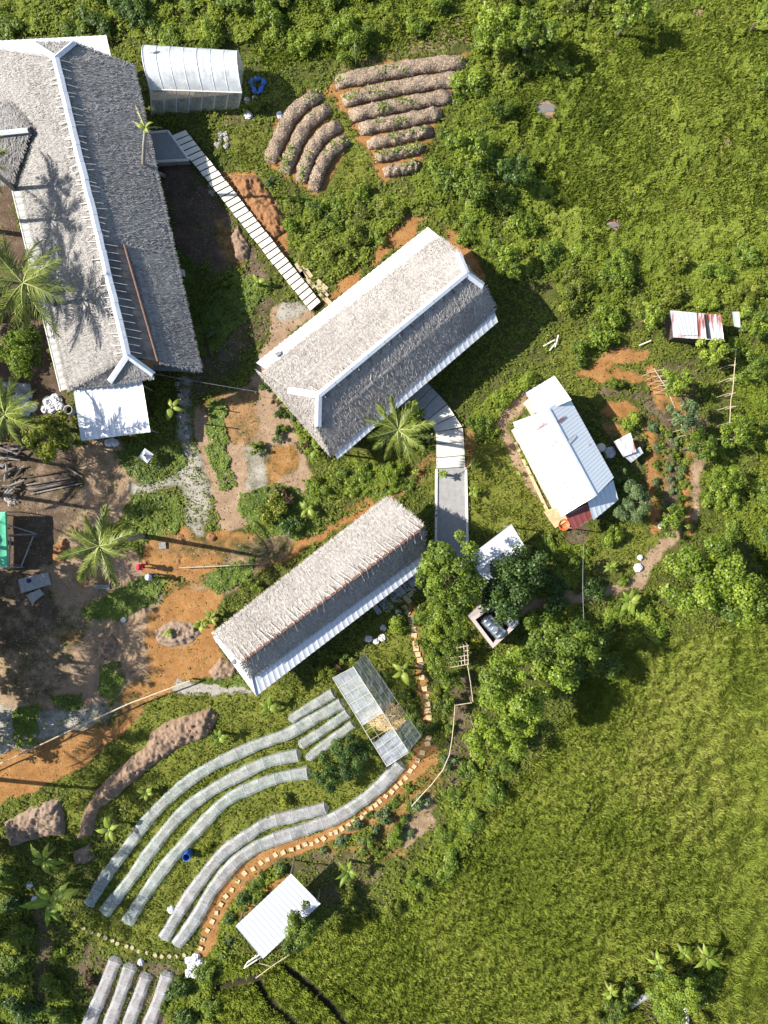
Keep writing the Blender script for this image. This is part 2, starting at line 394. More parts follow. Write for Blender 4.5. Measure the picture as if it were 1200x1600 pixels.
paint('tan', [(305, 635), (395, 590), (425, 480), (480, 470), (500, 490), (405, 570), (470, 690), (485, 755), (430, 800), (350, 840), (310, 720)])
paint('orange', [(300, 620), (400, 600), (400, 690), (350, 690)], op=.5)
paint('orange', [(425, 700), (470, 690), (465, 735), (400, 775), (420, 730)], op=.65)
paint('grey', [(380, 690), (420, 690), (420, 770), (385, 770)], op=.6, n=8)
paint('grey', [(440, 470), (485, 470), (470, 500), (430, 500)], op=.7)
paint('orange', [(600, 770), (570, 790), (480, 835), (420, 835), (240, 825), (222, 900), (300, 905), (250, 945), (205, 960), (185, 1010), (200, 1085), (140, 1130), (-200, 1220), (-200, 1330), (0, 1255), (100, 1215), (200, 1140), (240, 1095), (300, 1070), (250, 1040), (240, 970), (330, 930), (420, 890), (490, 845), (600, 795)], op=.88)
paint('tan', line=[(430, 850), (330, 915), (250, 960), (210, 1010), (215, 1080)], w=24, op=.6)
paint('orange', line=[(215, 1085), (150, 1140), (60, 1200), (-60, 1250)], w=20, op=.85)
paint('grey', [(278, 590), (298, 590), (305, 690), (322, 720), (330, 800), (318, 842), (285, 832), (282, 765), (200, 775), (192, 752), (275, 742)], op=.68, n=5)
paint('brown', [(240, 838), (460, 838), (430, 875), (240, 870)], op=.45)  # shadow band of the yard palm, painted into the ground as brown
paint('orange', [(232, 955), (280, 925), (345, 915), (335, 985), (350, 1030), (325, 1062), (258, 1062), (232, 1000)])
paint('grey', [(-200, 1105), (60, 1100), (190, 1095), (170, 1130), (0, 1180), (-200, 1250)], op=.65, n=8)
paint('grey', line=[(285, 1072), (330, 1076), (400, 1072)], w=10, op=.85)
paint('tan', [(225, 925), (180, 1000), (200, 1085), (232, 1040)], op=.35)
paint('orange', [(555, 450), (600, 370), (638, 328), (668, 335), (640, 375), (520, 460)], op=.9)
paint('orange', [(690, 360), (720, 365), (765, 425), (750, 445)], op=.9)
paint('orange', [(500, 460), (560, 420), (560, 440), (510, 480)], op=.8)
paint('orange', [(640, 730), (672, 700), (684, 690), (684, 715), (640, 770), (500, 810), (540, 790)], op=.55)
paint('orange', [(724, 640), (740, 690), (735, 735), (722, 730)], op=.7)
paint('tan', [(770, 660), (820, 610), (835, 625), (800, 665), (860, 790), (850, 800)], op=.8)
for q, k_, o_ in (([(110, 880), (170, 870), (180, 920), (120, 930)], 'orange', .4), ([(60, 940), (140, 940), (130, 1000), (70, 1010)], 'brown', .5), ([(0, 1010), (100, 1000), (140, 1050), (60, 1100), (0, 1090)], 'brown', .55), ([(90, 985), (130, 975), (125, 1010), (95, 1010)], 'orange', .5), ([(150, 1100), (220, 1080), (220, 1120), (150, 1140)], 'brown', .4), ([(240, 900), (300, 880), (330, 900), (260, 930)], 'orange', .5), ([(140, 700), (190, 700), (200, 740), (150, 800)], 'brown', .35)): paint(k_, q, op=o_, n=6)
paint('brown', [(1000, 1565), (1040, 1520), (1090, 1500), (1105, 1600), (1060, 1660), (1000, 1660)], op=.9)  # shade in the bottom ditch hollow, painted as brown
# kitchen garden on the right
paint('brown', [(1005, 630), (1040, 560), (1090, 560), (1100, 720), (1090, 830), (1040, 830), (1000, 760)], op=.55)
paint('orange', [(902, 580), (960, 540), (1025, 540), (1010, 562), (940, 580), (915, 592)], op=.9)
paint('orange', [(935, 640), (970, 618), (1000, 638), (990, 648), (940, 650)], op=.9)
paint('orange', [(1008, 575), (1022, 570), (1045, 630), (1040, 660), (1020, 620)], op=.9)
paint('orange', [(1000, 660), (1015, 640), (1030, 690), (1060, 740), (1050, 830), (1020, 800), (1020, 720)], op=.6)
paint('tan', line=[(1095, 660), (1092, 700), (1088, 740), (1085, 800)], w=14, op=.7)
paint('tan', [(940, 650), (1000, 660), (1020, 700), (990, 740), (955, 700)], op=.5)
paint('tan', line=[(800, 960), (850, 942), (930, 928), (985, 915), (1010, 885), (1040, 855), (1062, 838)], w=9, op=.95)
paint('brown', [(880, 820), (930, 825), (920, 850), (880, 850)], op=.7)
paint('brown', [(860, 870), (960, 870), (950, 920), (870, 930)], op=.4)
for r_, k_, w_, o_ in ((34, 'orange', 6, .8), (52, 'ditch', 2.2, .6), (62, 'orange', 6, .85), (80, 'ditch', 2.2, .6), (92, 'brown', 7, .6), (108, 'ditch', 2.2, .6), (120, 'orange', 8, .85)):
    arc = [(958 + r_ * math.cos(t), 700 + r_ * .95 * math.sin(t)) for t in np.linspace(-1.75, .35, 10)]
    if r_ > 60: arc += [(958 + r_ * .95 + 4, 770), (962 + r_ * .95 + 6, 830)]
    paint(k_, line=arc, w=w_, op=o_, n=0)
# terrace garden
paint('orange', line=STONE_LINE[:8], w=9, op=.8)
paint('orange', line=STONE_LINE[7:], w=14)
paint('orange', [(560, 1300), (640, 1215), (690, 1190), (700, 1230), (650, 1330), (590, 1350), (470, 1345), (520, 1320)], op=.5)
paint('tan', [(620, 1290), (680, 1240), (680, 1290), (640, 1330)], op=.7)
paint('orange', [(640, 1170), (690, 1160), (680, 1200), (650, 1200)], op=.8)
paint('orange', [(360, 1430), (455, 1352), (465, 1365), (370, 1440)], op=.85)
paint('brown', [(400, 1345), (560, 1330), (600, 1360), (520, 1420), (470, 1370)], op=.5)
paint('brown', [(700, 1050), (740, 1050), (745, 1200), (690, 1260), (700, 1150)], op=.6)
for q in ([(60, 1420), (70, 1500), (60, 1560)], [(130, 1530), (140, 1480)]): paint('brown', line=q, w=9, op=.7)
paint('brown', [(150, 1490), (280, 1510), (250, 1640), (120, 1640)], op=.6)
# bare spots in the north field and raised-bed terrace
for (a, b, r_) in ((862, 175, 15), (975, 285, 9), (960, 350, 13), (1135, 220, 8), (1052, 455, 10), (955, 80, 9), (1092, 20, 12), (1195, 105, 8), (1052, 385, 9), (905, 290, 8), (1090, 1060, 11), (800, 345, 10)):
    paint('tan', [(a + r_ * math.cos(t), b + r_ * .8 * math.sin(t)) for t in np.linspace(0, 6.28, 9)[:-1]], op=.8)
paint('orange', [(515, 128), (560, 103), (735, 82), (734, 105), (700, 165), (655, 268), (600, 281), (512, 140)], op=.85)
paint('orange', [(412, 258), (430, 190), (490, 132), (506, 140), (550, 215), (500, 306)], op=.85)
paint('lawn', line=[(498, 132), (525, 175), (548, 212), (575, 245)], w=7, op=.8)
paint('lawn', [(552, 222), (572, 240), (600, 285), (560, 300), (515, 300)], op=.8)
paint('tan', [(620, 60), (720, 20), (740, 70), (560, 105), (500, 120)], op=.5)
paint('tan', [(330, 175), (400, 175), (400, 200), (340, 195)], op=.4)
for a, b, r_ in ((852, 170, 17), (960, 352, 12)): paint('tan', [(a + r_ * math.cos(t), b + r_ * .9 * math.sin(t)) for t in np.linspace(0, 6.28, 13)[:-1]], exact=True, n=0)
# ditches of the lower paddies
DITCH = [[(445, 1508), (490, 1545), (530, 1590), (570, 1640)], [(405, 1528), (420, 1560), (470, 1610), (500, 1650)], [(340, 1545), (400, 1528)], [(515, 1530), (566, 1572)], [(1105, 1430), (1120, 1460), (1100, 1490)], [(1045, 630), (1060, 700), (1062, 760)], [(1160, 600), (1165, 640), (1155, 665)], [(930, 1250), (880, 1330), (860, 1400)], [(1050, 200), (1045, 140), (1060, 90)], [(1110, 280), (1130, 200)]]
for i, d_ in enumerate(DITCH): paint('ditch', line=d_, w=7 if i < 3 else 3.5, op=.8 if i < 4 else .55, n=2, exact=i < 4)

for q in ([(681, 674), (724, 668), (728, 730), (732, 872), (681, 872), (682, 733)], [(625, 632), (666, 596), (724, 668), (681, 676)], [(232, 206), (262, 203), (297, 252), (236, 256)], [(266, 212), (292, 202), (504, 473), (486, 488)], [(850, 800), (868, 826), (892, 812), (876, 788)]):
    ZW['hard'] = np.maximum(ZW['hard'], inpoly(PX, PY, q).astype(float))
def zsample(k, px, py):
    i = np.clip(((np.asarray(py) + MX) / RES).astype(int), 0, PX.shape[0] - 1); j = np.clip(((np.asarray(px) + MX) / RES).astype(int), 0, PX.shape[1] - 1)
    return ZW[k][i, j]
def gheight(x, y):
    """small relief: soft humps everywhere, sunken ditches"""
    px, py = x * S + 600, 800 - y * S
    z = .16 * (fnoise(x, y, 5.0, 41) - .5) + .08 * (vnoise(x, y, .9, 42) - .5)
    z = z * np.clip(1.4 - np.hypot(x / 60, y / 70), 0, 1)
    return z - .28 * zsample('ditch', px, py) - .05
def ground():
    far = [60, 80, 120, 200, 350, 700, 1500]
    xs = np.concatenate([[-f for f in far[::-1]], np.arange(-40, 40.01, .2), far]); ys = np.concatenate([[-f for f in far[::-1]], np.arange(-50, 50.01, .2), far])
    X, Y = np.meshgrid(xs, ys); nx, ny = len(xs), len(ys)
    Z = gheight(X, Y)
    v = np.stack([X.ravel(), Y.ravel(), Z.ravel()], 1)
    i = np.arange(nx * ny).reshape(ny, nx); f = np.stack([i[:-1, :-1], i[:-1, 1:], i[1:, 1:], i[1:, :-1]], -1).reshape(-1, 4)
    m = NT('ground_soil')
    za, zb = m.attr('za'), m.attr('zb')
    sa = m.n('ShaderNodeSeparateColor'); m.l(za.outputs['Color'], sa.inputs[0]); sb = m.n('ShaderNodeSeparateColor'); m.l(zb.outputs['Color'], sb.inputs[0])
    n1 = m.noise(1.3, 8, .7); n2 = m.noise(7, 5, .7); n3 = m.noise(.25, 4, .6); n4 = m.noise(30, 3, .7)
    n0 = m.noise(.55, 6, .72)
    def fac(w, k=2.2):
        q = m.math('ADD', w, m.math('MULTIPLY', m.math('SUBTRACT', m.math('ADD', m.math('MULTIPLY', n0, .45), m.math('ADD', m.math('MULTIPLY', n1, .35), m.math('MULTIPLY', n2, .2))), .5), k))
        r = m.n('ShaderNodeMapRange', interpolation_type='SMOOTHSTEP'); m.l(q, r.inputs[0]); r.inputs[1].default_value = .2; r.inputs[2].default_value = .8; return r.outputs[0]
    def tex(a, b, c): return m.mix(m.math('MULTIPLY', n4, .5), m.ramp(m.math('ADD', m.math('MULTIPLY', n0, .4), m.math('ADD', m.math('MULTIPLY', n1, .35), m.math('MULTIPLY', n2, .25))), [(.36, a), (.5, b), (.62, c)]), tuple(x * .7 for x in b))
    col = tex((.030, .034, .010), (.065, .070, .018), (.115, .105, .038))
    fields = tex((.075, .085, .018), (.150, .158, .030), (.21, .19, .055))
    col = m.mix(fac(sb.outputs[1]), col, fields)
    col = m.mix(fac(sb.outputs[0], 1.6), col, tex((.085, .095, .018), (.14, .15, .026), (.19, .18, .042)))
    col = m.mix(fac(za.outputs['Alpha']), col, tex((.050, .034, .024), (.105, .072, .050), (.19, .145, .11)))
    col = m.mix(fac(sa.outputs[1]), col, tex((.16, .105, .062), (.28, .19, .12), (.38, .28, .19)))
    col = m.mix(fac(sa.outputs[0]), col, tex((.15, .068, .022), (.275, .135, .046), (.36, .21, .09)))
    col = m.mix(fac(sa.outputs[2], 1.6), col, tex((.21, .19, .16), (.30, .275, .235), (.38, .35, .305)))
    col = m.mix(fac(sb.outputs[2], 1.6), col, (.030, .027, .014))
    mat = m.done(m.bsdf(col, .95, 0, m.bump(m.math('ADD', n2, m.math('MULTIPLY', n4, .5)), .7, .08), .1))
    me = np_mesh('ground', v, f, mat, smooth=True)
    px, py = X.ravel() * S + 600, 800 - Y.ravel() * S; inside = (np.abs(px - 600) < 790) & (np.abs(py - 800) < 990)
    def put(nm, ks):
        c = np.zeros((len(px), 4), np.float32)
        for q, k in enumerate(ks):
            if k: c[:, q] = zsample(k, px, py) * inside
        if nm == 'zb': c[~inside, 1] = 1
        a = me.attributes.new(nm, 'FLOAT_COLOR', 'POINT'); a.data.foreach_set('color', c.ravel())
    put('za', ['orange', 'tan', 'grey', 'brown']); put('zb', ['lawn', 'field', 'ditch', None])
    tag(np_obj('ground', me), kind='structure')
ground()

# ------------------------------------------------------------------ thatched and metal roof builders
class Straw:
    """shaggy roof surface: solid slab plus thousands of loose straws lying on it"""
    def __init__(s, seed): s.V = []; s.F = []; s.T = []; s.n = 0; s.r = np.random.default_rng(seed)
    def add(s, v, f, t):
        s.V.append(v); s.F.append(f + s.n); s.T.append(t); s.n += len(v)
    def slope(s, q, dens=130, th=.22, L=(.14, .34), w=(.022, .05), overhang=.07, rough=.05, hang=True):
        """q = four corners: top-left, top-right, bottom-right, bottom-left (Vectors)"""
        q = [np.array(p, float) for p in q]
        def at(u, v): return (q[0] * (1 - u)[..., None] + q[1] * u[..., None]) * (1 - v)[..., None] + (q[3] * (1 - u)[..., None] + q[2] * u[..., None]) * v[..., None]
        nrm = np.cross(q[2] - q[0], q[1] - q[3]); nrm = nrm / np.linalg.norm(nrm); nrm = nrm if nrm[2] > 0 else -nrm
        lu = max(np.linalg.norm(q[1] - q[0]), np.linalg.norm(q[2] - q[3])); lv = max(np.linalg.norm(q[3] - q[0]), np.linalg.norm(q[2] - q[1]))
        nu, nv = max(2, int(lu / .35)), max(2, int(lv / .35))
        U, Vv = np.meshgrid(np.linspace(0, 1, nu + 1), np.linspace(0, 1, nv + 1))
        P = at(U, Vv); ed = np.minimum(np.minimum(U, 1 - U) * lu, np.minimum(Vv, 1 - Vv) * lv)
        P = P + nrm * ((fnoise(P[..., 0] + P[..., 2], P[..., 1], 1.6, 5) - .5) * 2 * rough * np.clip(ed / .4, .25, 1))[..., None]
        top = P.reshape(-1, 3); bot = top - np.array([0, 0, th]); k = len(top)
        i = np.arange(k).reshape(nv + 1, nu + 1)
        f = np.stack([i[:-1, :-1], i[1:, :-1], i[1:, 1:], i[:-1, 1:]], -1).reshape(-1, 4)
        rim = np.concatenate([i[0, :], i[1:, -1], i[-1, -2::-1], i[-2:0:-1, 0]]); r2 = np.roll(rim, -1)
        f = np.concatenate([f, f[:, ::-1] + k, np.stack([rim, r2, r2 + k, rim + k], 1)])
        s.add(np.concatenate([top, bot]), f, np.full(2 * k, .42))
        area = .5 * (np.linalg.norm(np.cross(q[1] - q[0], q[3] - q[0])) + np.linalg.norm(np.cross(q[3] - q[2], q[1] - q[2])))
        n = int(area * dens); u = s.r.random(n); v = s.r.random(n)
        w0, w1 = np.linalg.norm(q[1] - q[0]), np.linalg.norm(q[2] - q[3])           # keep density even on tapering slopes
        keep = s.r.random(n) < (w0 * (1 - v) + w1 * v) / max(w0, w1); u, v = u[keep], v[keep]
        s.straws(at(u, v), (q[3] + q[2] - q[0] - q[1]), nrm, L, w)
        if hang:                                                                  # ragged fringe along the lower edge
            ne = int(lu * 55); u = s.r.random(ne); s.straws(at(u, np.full(ne, .985)), (q[3] + q[2] - q[0] - q[1]), nrm, (.15, .18 + overhang * 2), w)
            for uu in (0.0, 1.0):
                ne = int(lv * 34); v = s.r.random(ne); P_ = at(np.full(ne, uu), v); s.straws(P_, (q[3] + q[2] - q[0] - q[1]) * .5 + (q[1] - q[0]) * (1 if uu else -1) * .5, nrm, (.15, .35), w)
    def straws(s, p, down, nrm, L, w, lift=.05):
        n = len(p); d = down / np.linalg.norm(down); side = np.cross(nrm, d); side /= np.linalg.norm(side)
        a = s.r.normal(0, .38, n); D = d * np.cos(a)[:, None] + side * np.sin(a)[:, None]; Sd = side * np.cos(a)[:, None] - d * np.sin(a)[:, None]
        l = s.r.uniform(*L, n)[:, None]; ww = s.r.uniform(*w, n)[:, None] * .5
        h0 = s.r.uniform(.015, .05, n)[:, None]; h1 = h0 + s.r.uniform(-.01, lift, n)[:, None]
        tilt = s.r.normal(0, .34, n)[:, None] * nrm
        a0 = p + nrm * h0; b0 = p + D * l + nrm * h1
        v = np.stack([a0 - (Sd + tilt) * ww, a0 + (Sd + tilt) * ww, b0 + (Sd + tilt) * ww * .6, b0 - (Sd + tilt) * ww * .6], 1).reshape(-1, 3)
        f = np.arange(4 * n).reshape(n, 4); zz = p[:, 2]; t = np.repeat(np.clip(s.r.normal(.5, .22, n) + .55 * (fnoise(p[:, 0], p[:, 1], 1.7, 3) - .5) + .35 * (fnoise(p[:, 0], p[:, 1], 6.0, 9) - .5) + .16 * np.sin(zz * 24 + 1.5 * fnoise(p[:, 0], p[:, 1], 2.5, 4)), 0, 1), 4)
        s.add(v, f, t)
    def build(s, name, mat, parent):
        v = np.concatenate(s.V) - np.array(parent.location); me = np_mesh(name, v, np.concatenate(s.F), mat, np.concatenate(s.T))
        return np_obj(name, me, parent)
def corr(mb, a, b, c, d, pitch=.36, amp=.022, th=.025, along='u'):
    """ribbed sheet a-b-c-d (a->b the ribs' crossing direction); solid with edges"""
    a, b, c, d = [Vector(p) for p in (a, b, c, d)]
    n = (b - a).cross(d - a).normalized(); n = n if n.z > 0 else -n
    nu = max(4, int((b - a).length / pitch) * 4)
    base = len(mb.v); 
    for i in range(nu + 1):
        u = i / nu; o = n * (amp if (i % 4) == 0 else 0 if (i % 4) != 2 else -amp * .3)
        p, q = a.lerp(b, u), d.lerp(c, u)
        mb.v += [tuple(p + o), tuple(q + o), tuple(p + o - n * th), tuple(q + o - n * th)]
    for i in range(nu):
        k = base + 4 * i
        mb.f += [(k, k + 1, k + 5, k + 4), (k + 2, k + 6, k + 7, k + 3), (k, k + 4, k + 6, k + 2), (k + 1, k + 3, k + 7, k + 5)]; mb.m += [0] * 4
    k = base + 4 * nu; mb.f += [(base, base + 2, base + 3, base + 1), (k, k + 1, k + 3, k + 2)]; mb.m += [0, 0]
def cap(mb, a, b, w, th=.06, drop=.10):
    """folded ridge capping along a-b"""
    a, b = Vector(a), Vector(b); t = (b - a).normalized(); s_ = t.cross(Vector((0, 0, 1))).normalized() * w / 2; up = Vector((0, 0, th)); dn = Vector((0, 0, drop))
    P = [a - s_ - dn, a + up, a + s_ - dn]; Q = [b - s_ - dn, b + up, b + s_ - dn]; lo = Vector((0, 0, -.05)); k = len(mb.v)
    mb.v += [tuple(p) for p in P + Q] + [tuple(p + lo) for p in P + Q]
    mb.f += [(k, k + 3, k + 4, k + 1), (k + 1, k + 4, k + 5, k + 2), (k + 6, k + 7, k + 10, k + 9), (k + 7, k + 8, k + 11, k + 10), (k, k + 6, k + 9, k + 3), (k + 2, k + 5, k + 11, k + 8), (k, k + 1, k + 7, k + 6), (k + 1, k + 2, k + 8, k + 7), (k + 3, k + 9, k + 10, k + 4), (k + 4, k + 10, k + 11, k + 5)]; mb.m += [0] * 10
def wallbox(parent, corners, inset, z1, mat, name='wall'):
    """solid wall body under a roof: corners are world points of the eaves, pulled in by inset"""
    c = sum((Vector((p[0], p[1], 0)) for p in corners), Vector()) / len(corners); pts = []
    for p in corners:
        d = Vector((p[0], p[1], 0)) - c; pts.append(c + d * max(0, 1 - inset / d.length))
    a = sum(pts[i].x * pts[(i + 1) % len(pts)].y - pts[(i + 1) % len(pts)].x * pts[i].y for i in range(len(pts)))
    if a < 0: pts = pts[::-1]
    mb = MB(); mb.prism(pts, -.3, z1); return mb.build(name, mat, parent)
def ties(parent, a, b, n, la, lb, nrmA, nrmB, name='ridge_tie', mat=None, jit=.25, r=.028):
    """thin poles laid across a ridge, each one its own part; la/lb reach down either slope (direction vectors)"""
    a, b = Vector(a), Vector(b)
    for i in range(n):
        t = (i + .5 + rnd.uniform(-.3, .3)) / n; p = a.lerp(b, t) + Vector((0, 0, .22)); mb = MB()
        sa, sb = rnd.uniform(1 - jit, 1 + jit), rnd.uniform(1 - jit, 1 + jit); sk = (b - a).normalized() * rnd.uniform(-.18, .18)
        mb.tube([p + Vector(la) * sa + sk, p, p + Vector(lb) * sb - sk], r, 5); mb.build(name, mat or M['bleached'], parent)

# ------------------------------------------------------------------ long thatched building (left)
def long_building():
    root = empty('thatched_building', G(150, 330, 0), 'long thatched building with white ridge and smoky skylight strip, largest roof at left', 'building')
    ZR, ZE = 6.5, 3.5
    rt, rb = G(88, 92, ZR), G(200, 556, ZR)
    nw, ne, se, sw = G(-34, 70, ZE), G(207, 103, ZE + .3), G(312, 578, ZE), G(107, 607, ZE)
    tl, tr = G(50, 68, ZR - .9), G(117, 68, ZR - .9)
    T = Straw(1)
    T.slope([rt, rb, sw, G(-18, 75, ZE)])                                             # west slope
    T.slope([rb, rb, G(174, 600, 4.0), sw])
    k = .615                                                                          # east slope: full width down to the skylight, then only its lower part
    mt = rt.lerp(rb, k); me_ = ne.lerp(se, k)
    T.slope([rt, mt, me_, ne])
    f0, f1 = .46, .41
    T.slope([mt.lerp(me_, f0 * .7), rb.lerp(se, f1), se, me_])
    T.slope([rt, rt, tr, tl])                                                     # small north hip
    T.slope([rt, rt, ne, tr])
    T.slope([rb, rb, G(172, 598, ZR - 1.2), G(241, 588, ZR - 1.2)], hang=True)    # shaggy south gablet
    T.build('thatched_roof', M['thatch'], root)
    # wing roof running off to the west
    w = Straw(2); r0, r1 = G(-90, 215, 5.05), G(46, 201, 5.15)
    w.slope([r0, r1, G(17, 283, 3.75), G(-90, 305, 3.5)]); w.slope([r1, r0, G(-90, 160, 4.0), G(14, 160, 4.1)])
    w.build('wing_roof', M['thatch'], root)
    mb = MB(); cap(mb, G(-90, 216, 5.25), G(43, 202, 5.35), .36); mb.build('wing_ridge_cap', M['ridge'], root)
    # ridge capping, laid in lengths
    n = 17
    for i in range(n):
        a, b = rt.lerp(rb, i / n), rt.lerp(rb, (i + .985) / n); mb = MB(); cap(mb, a + Vector((rnd.uniform(-.03, .03), 0, .2)), b + Vector((rnd.uniform(-.03, .03), 0, .2)), .50); mb.build('ridge_cap', M['ridge'], root)
    for a, b in ((rt, tl), (rt, tr), (rb, G(172, 597, ZR - 1.2)), (rb, G(241, 586, ZR - 1.2))):
        mb = MB(); cap(mb, a + Vector((0, 0, .22)), b + Vector((0, 0, .22)), .42); mb.build('hip_cap', M['ridge'], root)
    wd = (sw + G(-18, 75, ZE) - rt - rb).normalized(); ed = (ne + se - rt - rb).normalized()
    ties(root, rt, mt, 25, wd * .95, ed * .9, 0, 0, r=.028); ties(root, mt, rb, 17, wd * .95, ed * .22, 0, 0, r=.028)
    # smoky skylight strip below the ridge with its battens
    mb = MB(); a, b, c, d = mt.lerp(me_, .02), rb.lerp(se, .02), rb.lerp(se, f1), mt.lerp(me_, f0 * .7)
    dz = Vector((0, 0, .13)); corr(mb, a + dz, b + dz, c + dz, d + dz, .8, .02); mb.build('skylight_sheet', M['skylight'], root)
    for i in range(15):
        t = (i + .4) / 15; mb = MB(); p, q = a.lerp(b, t), d.lerp(c, t); mb.tube([p + Vector((0, 0, .20)), p.lerp(q, rnd.uniform(.45, .7)) + Vector((0, 0, .20))], .03, 5); mb.build('skylight_batten', M['bleached'], root)
    mb = MB(); mb.tube([d + Vector((0, 0, .15)), c + Vector((0, 0, .15))], .075, 6); mb.build('skylight_purlin', M['redwood'], root)
    # weathered sheet along the west eave
    mb = MB(); corr(mb, G(16, 280, ZE - .30), G(95, 611, ZE - .30), G(118, 604, ZE + .0), G(36, 275, ZE + .0), .5); mb.build('eave_sheet', M['clear_strip'], root)
    mb = MB(); mb.tube([G(15, 279, ZE - .3), G(95, 612, ZE - .3)], .06, 6); mb.build('eave_gutter', M['white_edge'], root)
    # white lean-to roofs at both ends
    mb = MB(); corr(mb, G(113, 600, 3.35), G(221, 588, 3.35), G(235, 675, 2.75), G(127, 689, 2.75), .42); mb.build('lean_to_roof', M['white_metal'], root)
    mb = MB(); corr(mb, G(-90, 68, 3.2), G(166, 55, 3.2), G(178, 108, 3.5), G(-90, 130, 3.5), .42); mb.build('lean_to_roof', M['white_metal'], root)
    wallbox(root, [G(-20, 90, 3.3), G(200, 110, 3.3), G(305, 570, 3.3), G(105, 600, 3.3)], 1.0, 3.3, M['wall'])
    for q in ((119, 612), (219, 600), (230, 670), (131, 683)):
        p = G(*q, 2.7); mb = MB(); mb.tube([(p.x, p.y, -.2), (p.x, p.y, 2.7)], .07, 6); mb.build('lean_to_post', M['grey_wood'], root)
    mb = MB(); mb.slab([G(240, 578, 3.2), G(315, 582, 3.2), G(312, 574, 3.2), G(240, 570, 3.2)][::1], .08); mb.build('gable_rail', M['grey_steel'], root)
long_building()

# ------------------------------------------------------------------ hipped thatched building (centre)
def center_building():
    root = empty('thatched_house', G(590, 545, 0), 'thatched hip roof house with white sheet eaves along both long sides, in the centre', 'building')
    ZR, ZE = 6.4, 3.4
    rl, rr = G(498, 618, ZR), G(728, 428, ZR)
    hB, hC = G(450, 610, 5.2), G(497, 667, 5.1); hD, hE = G(715, 396, 5.5), G(755, 448, 5.5)
    Wc, Sc = G(412, 582, ZE + .2), G(519, 708, ZE + .2); N, E = G(684, 372, ZE + .2), G(772, 484, ZE + .2)
    T = Straw(3)
    T.slope([rl, rr, hD, hB]); T.slope([hB, hD, N, Wc])                      # north-west slope
    T.slope([rr, rl, hC, hE]); T.slope([hE, hC, Sc, E])                      # south-east slope
    T.slope([rl, rl, hC, hB], hang=False); T.slope([hB, hC, G(517, 712, ZE), G(402, 578, ZE)])   # west end
    T.slope([rr, rr, hE, hD], hang=False); T.slope([hD, hE, G(771, 480, ZE), G(690, 372, ZE)])
    T.build('thatched_roof', M['thatch_warm'], root)
    n = 9
    for i in range(n):
        mb = MB(); u = Vector((0, 0, .22)); cap(mb, rl.lerp(rr, i / n) + u, rl.lerp(rr, (i + .98) / n) + u, .42); mb.build('ridge_cap', M['ridge'], root)
    for a, b in ((rl, hB), (rl, hC), (rr, hD), (rr, hE)):
        mb = MB(); u = Vector((0, 0, .22)); cap(mb, a + u, b + u, .48); mb.build('hip_cap', M['ridge'], root)
    nd = (hB + hD - rl - rr).normalized(); sd_ = (hC + hE - rl - rr).normalized()
    ties(root, rl, rr, 14, nd * .9, sd_ * .45, 0, 0, r=.022)
    for i in range(14):                                                      # dark bamboo loops tied under the ridge
        t = (i + .5) / 14; p = rl.lerp(rr, t) + Vector((0, 0, .12)); mb = MB(); tdir = (rr - rl).normalized() * .28
        mb.tube([p + sd_ * .25, p + sd_ * .75 + tdir * .5 + Vector((0, 0, .06)), p + sd_ * .3 + tdir], .022, 5); mb.build('ridge_binding', M['darkwood'], root)
    for q in ([(400, 567), (668, 355), (688, 371), (418, 579)], [(778, 503), (527, 718), (520, 703), (772, 486)]):
        a, b, c, d = G(*q[0], ZE - .25), G(*q[1], ZE - .25), G(*q[2], ZE + .12), G(*q[3], ZE + .12)
        mb = MB(); corr(mb, a, b, c, d, .45, .03); mb.build('eave_sheet', M['eave_metal'], root)
    mb = MB(); mb.box(G(435, 553, ZE + .05), (.42, .28, .22), R(38)); mb.build('roof_vent', M['grey_steel'], root)
    wallbox(root, [G(405, 572, 3.2), G(668, 362, 3.2), G(772, 492, 3.2), G(525, 712, 3.2)], 1.1, 3.3, M['wall'])
    for i in range(9):
        t = (i + .3) / 9; p = G(527, 714, 3.2).lerp(G(774, 502, 3.2), t); mb = MB(); mb.tube([(p.x - .12, p.y + .1, -.3), (p.x - .12, p.y + .1, 3.15)], .08, 8); mb.build('eave_post', M['plaster'], root)
center_building()

